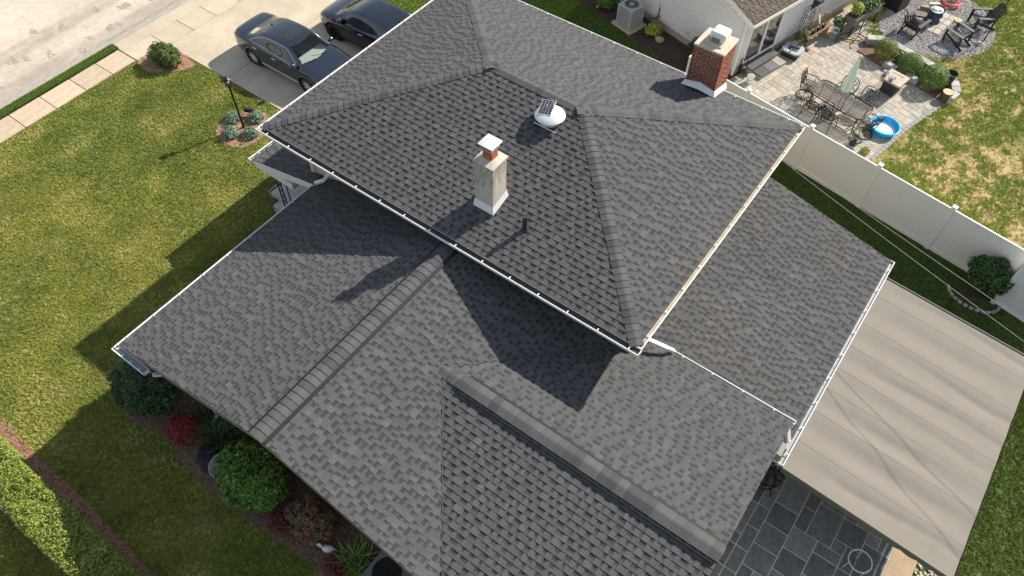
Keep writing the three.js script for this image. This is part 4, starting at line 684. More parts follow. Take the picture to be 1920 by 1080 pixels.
makeCar({
  label: 'dark blue sedan with sunroof and silver wheels nearest the lamp post', pos: [-17.1, 0, -6.02], ry: 0, len: 4.84, paint: navy, cabin: 1, wheels: [-1.36, 1.37], wr: .335,
  width: [[-2.42, .56], [-2.37, .72], [-2.2, .83], [-1.7, .895], [-.8, .91], [.6, .91], [1.4, .9], [1.9, .865], [2.2, .78], [2.36, .64], [2.42, .46]],
  top: [[-2.42, .78], [-2.38, .96], [-2.25, 1.05], [-1.9, 1.09], [-1.62, 1.11], [-.98, 1.37], [-.55, 1.44], [-.1, 1.46], [.25, 1.435], [.52, 1.37], [1.18, 1.05], [1.3, 1.0], [1.75, .93], [2.15, .82], [2.34, .71], [2.42, .56]],
  belt: [[-2.42, .74], [-2.36, .88], [-2.1, .95], [-1.5, .97], [0, .94], [1.2, .91], [1.8, .85], [2.2, .73], [2.42, .5]],
  shield: [1.13, .68, .42, .53, .13], rear: [-1.58, .62, -.88, .5, -.08], roofGlass: [-.12, .36, .3, .36, .02],
  windows: [[[-.02, .99], [.92, .96], [.36, 1.31], [-.02, 1.34]], [[-.92, 1.02], [-.1, .99], [-.1, 1.34], [-.62, 1.31]], [[-1.32, 1.05], [-.97, 1.02], [-.68, 1.29], [-.9, 1.22]]],
  trim: [[-1.38, 1.03], [-.6, .99], [0, .965], [.95, .94], [.66, 1.15], [.38, 1.335], [-.02, 1.365], [-.5, 1.345], [-.85, 1.27], [-1.2, 1.13]], trimMat: chrome, handles: [[-.15, .82], [-1.1, .86]], handleMat: chrome, mirror: [.88, 1.03],
  head: [[1.92, .66], [2.3, .6], [2.22, .7], [1.88, .78]], tail: [[-2.34, .78], [-2.05, .8], [-2.02, .93], [-2.32, .93]], sillMat: chrome, doors: [[[-.06, .95], [-.06, .6], [-.08, .32]], [[-.98, 1.0], [-1.0, .75], [-.98, .6]], [[.98, .93], [1.0, .6], [.95, .34]]], rimMat: std(.7, .7, .7, { metalness: .3, roughness: .3 }), rimDark: std(.1, .1, .1), spokes: 10, antenna: -1.0,
  shieldMat: phys(.16, .19, .185, { roughness: .05, clearcoat: 1 }),
});
makeCar({
  label: 'black hatchback with dark wheels parked beside the sedan, nose to the street', pos: [-15.83, 0, -8.86], ry: PI, len: 4.6, paint: blackBlue, cabin: 1, wheels: [-1.36, 1.36], wr: .345,
  width: [[-2.3, .6], [-2.24, .76], [-2.0, .86], [-1.4, .905], [-.5, .91], [.6, .91], [1.4, .905], [1.9, .86], [2.12, .76], [2.25, .6], [2.3, .42]],
  top: [[-2.3, .82], [-2.26, 1.0], [-2.1, 1.16], [-1.7, 1.3], [-1.0, 1.46], [-.4, 1.52], [.05, 1.52], [.4, 1.47], [.65, 1.38], [1.18, 1.1], [1.28, 1.05], [1.7, .98], [2.05, .87], [2.22, .74], [2.3, .58]],
  belt: [[-2.3, .8], [-2.22, .95], [-1.8, 1.02], [0, .98], [1.2, .95], [1.8, .88], [2.1, .76], [2.3, .52]],
  shield: [1.12, .7, .52, .56, .13], rear: [-2.08, .6, -1.5, .55, -.05], windows: [[[0, 1.03], [.9, 1.0], [.42, 1.36], [0, 1.39]], [[-.9, 1.06], [-.08, 1.03], [-.08, 1.4], [-.75, 1.37]], [[-1.5, 1.1], [-.98, 1.07], [-.84, 1.33], [-1.2, 1.26]]],
  handles: [[-.1, .86], [-1.0, .9]], handleMat: chrome, mirror: [.86, 1.07], head: [[1.85, .72], [2.18, .66], [2.1, .75], [1.82, .83]], tail: [[-2.2, .85], [-1.95, .88], [-1.92, 1.0], [-2.18, 1.0]], sillMat: blackPlastic, doors: [[[-.04, 1.0], [-.04, .65], [-.06, .34]], [[.95, .97], [.98, .65], [.93, .36]], [[-.95, 1.04], [-1.0, .8], [-.98, .62]]], rimMat: std(.05, .04, .04, { metalness: .7, roughness: .4 }), rimDark: std(.015, .015, .015), spokes: 5, antenna: -1.3, archMat: blackPlastic,
});
// ---------- front garden ----------
{
  const lp = thing('lamp_post', 'black lamp post with glass lantern in the round mulch bed', 'lamp post', [-16.28, 0, -2.56]);
  mesh('post', [cyl(.05, .045, .12, 0, 0, 0), cyl(.038, .034, 1.62, 0, .1, 0), at(lathe([[.04, 0], [.06, .02], [.03, .06], [.07, .1], [.0, .12]], 20), 0, 1.7, 0)], blackIron, lp);
  const ln = mesh('lantern', [at(new THREE.CylinderGeometry(.115, .07, .02, 6), 0, 1.82, 0), at(new THREE.CylinderGeometry(.04, .135, .09, 6), 0, 2.08, 0), at(new THREE.ConeGeometry(.02, .09, 8), 0, 2.16, 0), ...Array.from({ length: 6 }, (_, i) => { const a = i * PI / 3; return bar([.07 * Math.sin(a), 1.82, .07 * Math.cos(a)], [.115 * Math.sin(a), 2.04, .115 * Math.cos(a)], .008, 5); })], blackIron, lp);
  mesh('lantern_glass', at(new THREE.CylinderGeometry(.108, .066, .2, 6, 1, true), 0, 1.93, 0), phys(.95, .97, 1, { transmission: 1, thickness: 0, roughness: .05, side: THREE.DoubleSide }), ln); mesh('bulb', ball(.035, 0, 1.92, 0, 1, 1.5, 1), std(.8, .8, .75), ln);
  const fl = thing('garden_spotlight', 'small black garden spotlight box behind the lamp post', 'spotlight', [-16.55, 0, -3.12]); mesh('housing', (() => { const g = rbox(.34, .16, .1, 0, .24, 0, .02); g.rotateY(.5); return g; })(), blackPlastic, fl); mesh('stake', cyl(.015, .015, .2, 0, 0, 0), blackPlastic, fl); mesh('bracket', bar([-.2, .1, 0], [-.2, .34, .05], .02), blackPlastic, fl);
  const jun = [[.12, .19, .12], [.16, .25, .17], [.09, .15, .09], [.2, .29, .2]];
  const L = ['behind the post on the street side', 'behind the post on the driveway side', 'before the post on the street side', 'before the post nearest the house'];
  R = rng(88); [[-16.84, -2.6], [-16.22, -3.1], [-16.32, -2.02], [-15.78, -2.45]].forEach(([x, z], i) => { bush('juniper_shrub', 'low blue green juniper in the lamp bed, ' + L[i], x, z, .27, .17, .26, 1300, .035, jun, { group: 'junipers in the lamp bed', clumps: 22, cr: .34, cy: .12, up: .9 }); });
  const rd = thing('garden_stake', 'small rust red garden stake at the edge of the lamp bed', 'garden stake', [-15.63, 0, -2.1]); mesh('stake', cyl(.012, .01, .16, 0, 0, 0), std(.25, .06, .03), rd); mesh('finial', ball(.035, 0, .17, 0), std(.25, .06, .03), rd);
  bush('yew_shrub', 'rounded clipped yew beside the driveway and sidewalk corner', -21.1, -3.25, .66, .42, .5, 9000, .035, [[.06, .1, .012], [.09, .14, .02], [.035, .06, .01], [.13, .18, .025]], { clumps: 80, cr: .24 });
  bush('cypress_shrub', 'big dark green rounded evergreen below the corner of the front roof', -10.2, 5.9, .95, .85, .8, 17000, .045, [[.03, .07, .018], [.045, .1, .025], [.02, .05, .014]], { clumps: 90, cr: .24, cy: .8 });
  bush('barberry_shrub', 'round crimson barberry shrub in the front bed', -8.85, 6.12, .42, .36, .4, 6500, .024, [[.34, .03, .03], [.42, .06, .045], [.22, .02, .022], [.1, .03, .02]], { clumps: 60, cr: .26 });
  bush('barberry_shrub', 'brown red barberry shrub beside the crimson one', -8.4, 5.98, .34, .28, .32, 2600, .026, [[.13, .05, .02], [.1, .07, .02], [.18, .05, .03]], { lump: .15 });
  bush('coral_bells', 'low dark purple leafy plant in the front bed', -7.75, 6.22, .42, .16, .32, 1300, .05, [[.03, .025, .035], [.045, .035, .05], [.02, .018, .024]], { cat: 'plant', up: 1.5 });
  bush('boxwood_shrub', 'large bright green shrub in the middle of the front bed', -6.35, 6.0, .95, .68, .7, 15000, .05, [[.07, .17, .012], [.11, .23, .02], [.04, .1, .012], [.15, .26, .03]], { clumps: 70, cr: .3, cy: .62 });
  bush('nandina_shrub', 'red and green mottled nandina in the front bed', -4.55, 5.9, .62, .5, .5, 6000, .04, [[.06, .12, .045], [.08, .15, .06], [.34, .05, .04], [.2, .08, .04]], { lump: .2, freq: 5 });
  bush('barberry_shrub', 'small red barberry between the bright green and mottled shrubs', -5.2, 6.35, .3, .25, .28, 2000, .025, [[.25, .03, .03], [.17, .02, .02], [.08, .07, .03]], {});
  bush('barberry_shrub', 'small red barberry in front of the white goose', -3.45, 6.3, .3, .22, .28, 1900, .025, [[.24, .03, .03], [.16, .02, .02], [.08, .06, .03]], {});
  const grs = (n, l, x, z, k, len, cols) => { const t = thing(n, l, 'plant', [x, 0, z]); mesh('blades', bladeGeo(k, .25, len, .016, cols), leafMat, t, true); };
  const dk = [[.05, .1, .025], [.07, .13, .03], [.035, .07, .02]], lt = [[.12, .22, .03], [.17, .27, .05], [.08, .16, .03]];
  grs('ornamental_grass', 'dark strappy leaves beside the evergreen and downspout', -8.75, 5.55, 110, .6, dk); grs('daylily', 'dark strappy daylily clump behind the purple plant', -7.9, 5.65, 200, .9, dk); grs('daylily', 'strappy daylily clump against the wall by the bird bath', -7.35, 5.6, 120, .75, dk); grs('daylily', 'bright strappy daylily clump beside the air conditioner', -3.05, 5.98, 150, .95, lt);
  const bb = thing('bird_bath', 'round concrete bird bath half hidden by the bright green shrub', 'bird bath', [-7.12, 0, 6.22]); mesh('bowl', at(lathe([[0, .0], [.2, .02], [.33, .1], [.35, .13], [.32, .135], [.28, .09], [0, .06]], 36), 0, .5, 0), std(.42, .38, .33, { map: granule }), bb); mesh('pedestal', lathe([[.2, 0], [.2, .05], [.1, .1], [.08, .3], [.12, .5], [0, .52]], 24), std(.42, .38, .33, { map: granule }), bb);
  // goose ornaments
  const goose = (lab, x, z, s, ry) => { const t = thing('goose_ornament', lab, 'garden ornament', [x, 0, z], ry, 'white goose ornaments'); t.scale.setScalar(s); const wm = std(.8, .78, .74, { roughness: .6 }); mesh('body', [ball(.16, 0, .24, 0, 1.35, .95, .85, 24), (() => { const g = new THREE.ConeGeometry(.08, .2, 12); g.rotateZ(PI / 2 + .35); g.translate(-.24, .3, 0); return g; })(), tube([[.14, .28, 0], [.22, .38, 0], [.21, .5, 0], [.24, .54, 0]], .05, 20, 10)], wm, t); mesh('head', ball(.07, .26, .55, 0, 1.2, 1, .9), wm, t); mesh('bill', (() => { const g = new THREE.ConeGeometry(.03, .1, 10); g.rotateZ(-PI / 2); g.translate(.37, .54, 0); return g; })(), std(.7, .28, .03), t); for (const z2 of [-.05, .05]) mesh('foot', [bar([0, .1, z2], [0, .02, z2], .012), box(.1, .015, .06, .03, .0075, z2)], std(.65, .3, .03), t); };
  goose('white goose ornament standing near the mottled shrub', -3.88, 6.12, .66, 3.6); goose('small white goose ornament beside the bird bath', -7.42, 5.98, .55, 2.2);
  const ac = thing('air_conditioner', 'grey air conditioner below the front eave at the picture bottom', 'air conditioner', [-2.25, 0, 5.8]); mesh('case', rbox(.85, .75, .85, 0, .4, 0, .05, 3), std(.16, .155, .15), ac); mesh('fan_grille', [...[.1, .17, .24, .31].map((r) => at(new THREE.TorusGeometry(r, .008, 5, 32).rotateX(PI / 2), 0, .79, 0)), ...Array.from({ length: 8 }, (_, i) => bar([.02, .79, 0], [.33 * Math.cos(i * PI / 4), .79, .33 * Math.sin(i * PI / 4)], .006, 4))], blackIron, ac); mesh('fan_opening', cyl(.33, .33, .01, 0, .77, 0, 32), std(.01, .01, .01), ac); mesh('pad', boxMM(-.5, .5, 0, .04, -.5, .5), concrete, ac);
  // hedge
  const hd = thing('hedge', 'long clipped yellow green hedge along the left bottom edge', 'hedge', [0, 0, 0]); R = rng(55); const hn = fbm(91, 16, 3); const hc = []; for (let i = 0; i < 420; i++) { const x = rr(-14.2, -5.6); hc.push([V3(x, rr(.95, 1.16), 9.4 + (x + 12) * .02 + rr(-.42, .42)), rr(.05, .15)]); }
  mesh('foliage', leafGeo(72000, () => { if (R() < .35) { const c = hc[Math.floor(R() * hc.length)], d = V3(rr(-1, 1), rr(-1, 1), rr(-1, 1)).normalize(), m = c[1] * Math.cbrt(R()); return [c[0].clone().addScaledVector(d, m), d]; } const x = rr(-14.2, -5.6); const w = .46 + .1 * (hn(x / 16 + 1, .3) - .5), zc = 9.4 + (x + 12) * .02 + .1 * (hn(x / 16 + 1, .7) - .5), h = 1.12 + .22 * (hn(x / 10 + 2, .1) - .5); const f = R(); let p, o; if (f < .55) { const z = rr(-w, w); p = V3(x, h - .12 * R() * R() * 2 - .1 * Math.pow(Math.abs(z / w), 4) + .22 * (hn(x / 4 + 9, z / 4 + 9) - .5) + (R() < .06 ? rr(0, .12) : 0), zc + z); o = V3(0, 1, 0); } else { const s = R() < .6 ? 1 : -1; const y = rr(.05, h); p = V3(x, y, zc + s * (w - .15 * R() * R() - .1 * Math.pow(y / h, 6))); o = V3(0, .2, s); } return [p, o]; }, .03, [[.17, .22, .028], [.22, .265, .036], [.1, .15, .02], [.28, .31, .05]]), leafMat, hd, true);
  const hs = []; for (let x = -14; x < -5.7; x += .35) { hs.push(bar([x, 0, 9.4 + (x + 12) * .02], [x + rr(-.15, .15), .95, 9.4 + (x + 12) * .02 + rr(-.2, .2)], .02, 5, .008)); } mesh('stem', hs, bark, hd);
  bush('round_bush', 'round dark green bush in front of the white fence corner', 6.15, -10.6, .62, .55, .55, 8500, .05, [[.03, .075, .015], [.05, .11, .02], [.02, .05, .012], [.07, .14, .03]], { lump: .18, freq: 4, cy: .75 });
  struct(mesh('bush_bed', slab(wob([[5.5, -10.7], [5.6, -10.1], [6.3, -9.85], [6.8, -10.2], [6.5, -10.75], [6, -10.95]], 5, .01), .006, .05), mulch));
  const es = thing('edging_stones', 'ring of small pale stones around the bush by the fence', 'stone edging', [6.1, 0, -10.35]); R = rng(17); for (let i = 0; i < 15; i++) { const a = -.4 + i * .235; mesh('stone', rbox(.13, .09, .09, 0, 0, 0, .03).rotateY(-a + PI / 2).translate(Math.cos(a) * .72, .045, Math.sin(a) * .5), std(...mul3([.5, .47, .42], rr(.8, 1.1)), { map: granule }), es); }
}
// ---------- the neighbour's place ----------
const NA = -.257, nbU = V3(Math.cos(.257), 0, Math.sin(.257)), nbV = V3(Math.sin(.257), 0, -Math.cos(.257)), NC = V3(-4.13, 0, -15.22);
const nb = (u, v, y = 0) => { const p = NC.clone().addScaledVector(nbU, u).addScaledVector(nbV, v); return [p.x, y, p.z]; }; // along the gable wall (u > 0 towards the patio), back along the patio wall (v)
{
  const h = thing('neighbour_house', 'white sided neighbouring house with brown shingle roof at the top edge', 'house', [NC.x, 0, NC.z], NA);
  // local axes: +x along u, -z along v
  const siding = std(.84, .84, .85, { roughness: .55 }), sidingW = std(.86, .86, .86, { roughness: .5 });
  const apex = -4.6, EH = 2.62, PT = .36; // gable wall runs from the corner (x = 0) to x = -9.2
  const wallG = extr([[-9.2, 0], [-9.2, EH], [apex, EH + 4.6 * PT], [0, EH], [0, 0]], 9.5); wallG.translate(0, 0, -9.5); mesh('wall', wallG, siding, h);
  mesh('foundation', boxMM(-9.22, .02, 0, .26, -9.52, .02), std(.45, .41, .37, { map: granule }), h);
  for (let k = 0; k < 40; k++) { const y = .27 + k * .1; const a = y < EH ? -9.2 : apex - (EH + 4.6 * PT - y) / PT, b = y < EH ? 0 : apex + (EH + 4.6 * PT - y) / PT; if (b - a < .2) break; const g = new THREE.BoxGeometry(b - a, .1, .014); g.rotateX(.24); g.translate((a + b) / 2, y + .05, .013); mesh('siding_board', g, siding, h); }
  for (let k = 0; k < 23; k++) { const y = .27 + k * .1; for (const [z0, z1] of y > .36 && y < 2.25 ? [[-.14, -.32], [-2.26, -9.5]] : [[-.14, -9.5]]) { const g = new THREE.BoxGeometry(.014, .1, z0 - z1); g.rotateZ(-.24); g.translate(.013, y + .05, (z0 + z1) / 2); mesh('siding_board', g, sidingW, h); } }
  mesh('corner_board', [boxMM(-.1, .03, .2, EH, .0, .035), boxMM(.0, .035, .2, EH, -.12, .03)], std(.72, .68, .6), h);
  // sliding glass door
  const dr = mesh('sliding_door', [boxMM(.0, .05, .3, .4, -2.24, -.34), boxMM(.0, .05, 2.14, 2.26, -2.24, -.34), boxMM(0, .05, .4, 2.14, -.44, -.34), boxMM(0, .05, .4, 2.14, -2.24, -2.14), boxMM(0, .06, .4, 2.14, -1.34, -1.24)], whitePaint, h);
  for (const [a, b] of [[-1.24, -.44], [-2.14, -1.34]]) mesh('glass_pane', boxMM(.016, .03, .4, 2.14, a, b), phys(.05, .045, .04, { roughness: .04, clearcoat: 1, ior: 1.7 }), dr);
  const w2 = mesh('window', [boxMM(0, .05, 1.0, 1.07, -4.9, -3.9), boxMM(0, .05, 2.0, 2.07, -4.9, -3.9), boxMM(0, .05, 1.07, 2.0, -3.97, -3.9), boxMM(0, .05, 1.07, 2.0, -4.9, -4.83)], whitePaint, h); mesh('glass_pane', boxMM(.02, .035, 1.07, 2.0, -4.83, -3.97), glassDark, w2);
  mesh('wall_vent', box(.14, .12, .04, -2.35, .52, .04), std(.55, .55, .56), h); 
  // roof
  const ov = .42, ry = (x) => EH + (4.6 - Math.abs(x - apex)) * PT; const q = [[ov, ry(ov) + .06, .34], [ov, ry(ov) + .06, -9.9], [apex, EH + 4.6 * PT + .06, -9.9], [apex, EH + 4.6 * PT + .06, .34]], q2 = q.map(([x, y, z]) => [2 * apex - x, y, z]);
  const rf = mesh('roof', [poly3(q), poly3(q2), poly3(q.map((p) => lo(p, .16))), poly3(q2.map((p) => lo(p, .16)))], std(.1, .08, .065), h);
  mesh('rake_board', [q, q2].map((w) => poly3([[w[0][0], w[0][1] + .02, .345], [apex, w[3][1] + .02, .345], [apex, w[3][1] - .17, .345], [w[0][0], w[0][1] - .17, .345]])), whitePaint, rf);
  restP.length = 0; const e = ov, O = V3(e, ry(ov) + .065, 0), sc = TONES.slice(); for (let i = 0; i < TONES.length; i++) TONES[i] = [sc[i][0] * 1.35, sc[i][1] * 1.1, sc[i][2] * .87];
  shingleFace(O, V3(0, 0, 1), V3(-1, PT, 0), (ov - apex) * Math.hypot(1, PT), () => [[-9.9, .34]], 501); tabs.forEach((t) => t.emit()); tabs.length = 0; for (let i = 0; i < TONES.length; i++) TONES[i] = sc[i];
  { const g = new THREE.BufferGeometry(); g.setAttribute('position', new THREE.Float32BufferAttribute(restP, 3)); g.setAttribute('normal', new THREE.Float32BufferAttribute(restN, 3)); g.setAttribute('color', new THREE.Float32BufferAttribute(restC, 3)); g.setAttribute('uv', new THREE.Float32BufferAttribute(restUV, 2)); const m = new THREE.Mesh(g, shingleMat); m.name = 'shingles'; rf.add(m); stuff(m); m.castShadow = m.receiveShadow = true; }
  const gt = mesh('gutter', [boxMM(ov + .09, ov + .105, ry(ov) - .06, ry(ov) + .05, -9.9, .34), boxMM(ov - .005, ov + .1, ry(ov) - .07, ry(ov) - .055, -9.9, .34), boxMM(ov, ov + .1, ry(ov) - .06, ry(ov) + .05, .33, .345)], whitePaint, rf); mesh('gutter_fill', boxMM(ov, ov + .088, ry(ov) - .03, ry(ov) + .02, -9.88, .32), debris, rf);
  mesh('downspout', [plank([.06, 2.3, .1], [.06, .1, .1], .07, .05, [1, 0, 0])], whitePaint, h);
}
// air conditioner by the gable wall
{
  const a = thing('air_conditioner', 'pale grey air conditioner on a concrete pad by the white siding', 'air conditioner', [-8.75, 0, -15.55], NA); const gm = std(.42, .44, .44, { roughness: .5, metalness: .2 });
  mesh('pad', rbox(1.0, .1, .95, 0, .04, 0, .015), concrete, a); mesh('case', rbox(.72, .78, .72, 0, .48, 0, .09, 4), std(.2, .21, .21), a); mesh('top_cover', rbox(.75, .07, .75, 0, .88, 0, .035, 3), gm, a);
  mesh('fan_opening', cyl(.27, .27, .012, 0, .914, 0, 32), std(.02, .02, .022), a); mesh('fan_guard', [...[.06, .13, .2, .27].map((r) => at(new THREE.TorusGeometry(r, .007, 5, 30).rotateX(PI / 2), 0, .93, 0)), cyl(.09, .09, .01, 0, .925, 0)], gm, a);
  for (let k = 0; k < 8; k++) mesh('louvre', rbox(.745, .045, .745, 0, .15 + k * .09, 0, .022), gm, a); mesh('corner_post', [[-1, -1], [1, -1], [1, 1], [-1, 1]].map(([x, z]) => rbox(.1, .76, .1, x * .325, .48, z * .325, .045)), gm, a);
  const v = thing('utility_line', 'dark coolant pipe and cable rising up the white siding', 'pipe', [-8.05, 0, -15.95]); mesh('pipe', tube([[-.3, .35, .1], [.1, .4, 0], [.2, .5, -.15], [.15, 1.2, -.28], [.05, 2.2, -.28]], .025, 30, 6), blackPlastic, v); mesh('valve', rbox(.1, .12, .1, .24, .46, -.1, .02), std(.35, .06, .03), v);
  R = rng(23); bush('yellow_shrub', 'small yellow green shrub in the dark mulch by the siding', -7.72, -15.6, .3, .24, .28, 900, .06, [[.3, .33, .03], [.22, .28, .03], [.38, .38, .06]], { lump: .2 });
  bush('green_shrub', 'green shrub beyond the pale grey air conditioner', -10.1, -16.0, .4, .34, .36, 1800, .05, [[.07, .15, .02], [.1, .2, .03]], {}); bush('dark_shrub', 'dark shrub at the white house corner behind the brick chimney', -5.5, -14.95, .5, .62, .4, 3000, .045, [[.02, .05, .012], [.03, .07, .016]], {});
  tag(mesh('rock', (() => { const g = new THREE.IcosahedronGeometry(.15, 2); const p = g.attributes.position; for (let i = 0; i < p.count; i++) { const k = 1 + .15 * Math.sin(p.getX(i) * 21 + p.getZ(i) * 13); p.setXYZ(i, p.getX(i) * k * 1.2, p.getY(i) * .75 * k, p.getZ(i) * k); } g.computeVertexNormals(); g.translate(-7.3, .08, -15.38); return g; })(), std(.48, .36, .24, { map: granule })), 'tan rock lying in the dark mulch by the siding', 'rock');
  const st = thing('garden_marker', 'pale wooden stake leaning in the dark mulch', 'stake', [-10.35, 0, -15.75]); mesh('stake', plank([0, 0, 0], [.2, .42, -.1], .09, .04, [1, 0, 0]), std(.6, .5, .35), st);
}
// paver patio
{
  const pat = new THREE.Group(); pat.name = 'paver_patio'; struct(pat); scene.add(pat); R = rng(202);
  const edge = [nb(.12, -.45), nb(.12, 6.9), nb(1.45, 6.9), nb(1.7, 5.6), nb(1.2, 4.55), [-.95, 0, -19.36], [.31, 0, -19.0], [1.63, 0, -18.67], [2.5, 0, -18.45], [2.6, 0, -18.2], [2.05, 0, -16.32], [1.61, 0, -14.05], [1.35, 0, FZ(1.35) - .35], [-3.3, 0, FZ(-3.3) - .12]].map((p) => [p[0], p[2]]);
  const cols = [[.49, .435, .35], [.43, .40, .34], [.54, .47, .38], [.37, .345, .305], [.47, .45, .41], [.51, .42, .335]]; const pm = cols.map((c) => std(...c, { map: granule, roughness: .95 }));
  mesh('sand_bed', slab(edge, .014, .1), std(.33, .3, .25), pat);
  const u = .135, cells = {}; const cand = []; const cx = -3.6, cz = -14; const toW = (i, j) => { const a = i * u, b = j * u; return [NC.x + nbU.x * a + nbV.x * b, NC.z + nbU.z * a + nbV.z * b]; };
  const sizes = [[1, 1], [2, 1], [2, 2], [1, 2], [2, 2], [3, 2], [2, 1], [2, 3]], geo = {};
  for (let j = -6; j < 56; j++) for (let i = 0; i < 60; i++) {
    if (cells[i + '_' + j]) continue; let sz; for (const s of [pick(sizes), pick(sizes), [2, 1], [1, 2], [1, 1]]) { let ok = true; for (let a = 0; ok && a < s[0]; a++) for (let b = 0; b < s[1]; b++) if (cells[(i + a) + '_' + (j + b)]) ok = false; if (ok) { sz = s; break; } }
    for (let a = 0; a < sz[0]; a++) for (let b = 0; b < sz[1]; b++) cells[(i + a) + '_' + (j + b)] = 1; const [x, z] = toW(i + sz[0] / 2, j + sz[1] / 2);
    const ok = [[0, 0], [1, 0], [0, 1], [1, 1]].every(([a, b]) => { const [X, Z] = toW(i + sz[0] * a, j + sz[1] * b); return inPoly(edge, X, Z); }); if (!ok) continue;
    const p = projectPx(V3(x, 0, z)); if (p[0] > 1.02 || p[1] < -.05) continue; cand.push({ x, z, sz, m: Math.floor(R() * 6), y: rr(-.002, .003), d: camera.position.distanceTo(V3(x, 0, z)) / Math.sqrt(sz[0] * sz[1]) });
  }
  cand.sort((a, b) => a.d - b.d); const rest = cols.map(() => []);
  cand.forEach((c, k) => { const key = c.sz.join('x'); geo[key] ??= prep(rbox(c.sz[0] * u - .012, .05, c.sz[1] * u - .012, 0, 0, 0, .008, 1)); if (k < 300) put('paver', geo[key], pm[c.m], pat, c.x, .002 + c.y, c.z, NA); else { const g = geo[key].clone(); g.rotateY(NA); g.translate(c.x, .002 + c.y, c.z); rest[c.m].push(g); } });
  const all = []; const C = []; rest.forEach((l, m) => l.forEach((g) => { const n = g.attributes.position.count, a = new Float32Array(n * 3); for (let i = 0; i < n; i++) a.set(cols[m], i * 3); g.setAttribute('color', new THREE.BufferAttribute(a, 3)); all.push(g); }));
  if (all.length) { const m = new THREE.Mesh(mergeGeometries(all), std(1, 1, 1, { vertexColors: true, map: granule, roughness: .95 })); m.name = 'pavers'; m.receiveShadow = m.castShadow = true; pat.add(m); stuff(m); }
  // dark border course
  const bd = std(.30, .29, .28, { map: granule }); const bl = edge.slice(5).concat([]); const strip = (a, b, w = .16) => { const n = Math.max(1, Math.round(Math.hypot(b[0] - a[0], b[1] - a[1]) / .22)), ang = Math.atan2(b[1] - a[1], b[0] - a[0]); for (let k = 0; k < n; k++) { const t = (k + .5) / n; put('border_paver', prep(rbox(Math.hypot(b[0] - a[0], b[1] - a[1]) / n - .01, .05, w, 0, 0, 0, .008, 1)), bd, pat, lerp(a[0], b[0], t), .006, lerp(a[1], b[1], t), -ang); } };
  strip(edge[9], edge[10]); strip(edge[10], edge[11]); strip([-2.1, -19.45], [-1.15, -19.3], .3); strip([-1.15, -19.3], [-.9, -20.0], .3); strip([-.9, -20.0], [-.3, -20.35], .3);
  tag(mesh('drain_cover', cyl(.16, .16, .012, 2.36, .028, -17.5, 28), std(.2, .24, .22)), 'round grey drain cover near the pavers edge', 'drain cover');
}
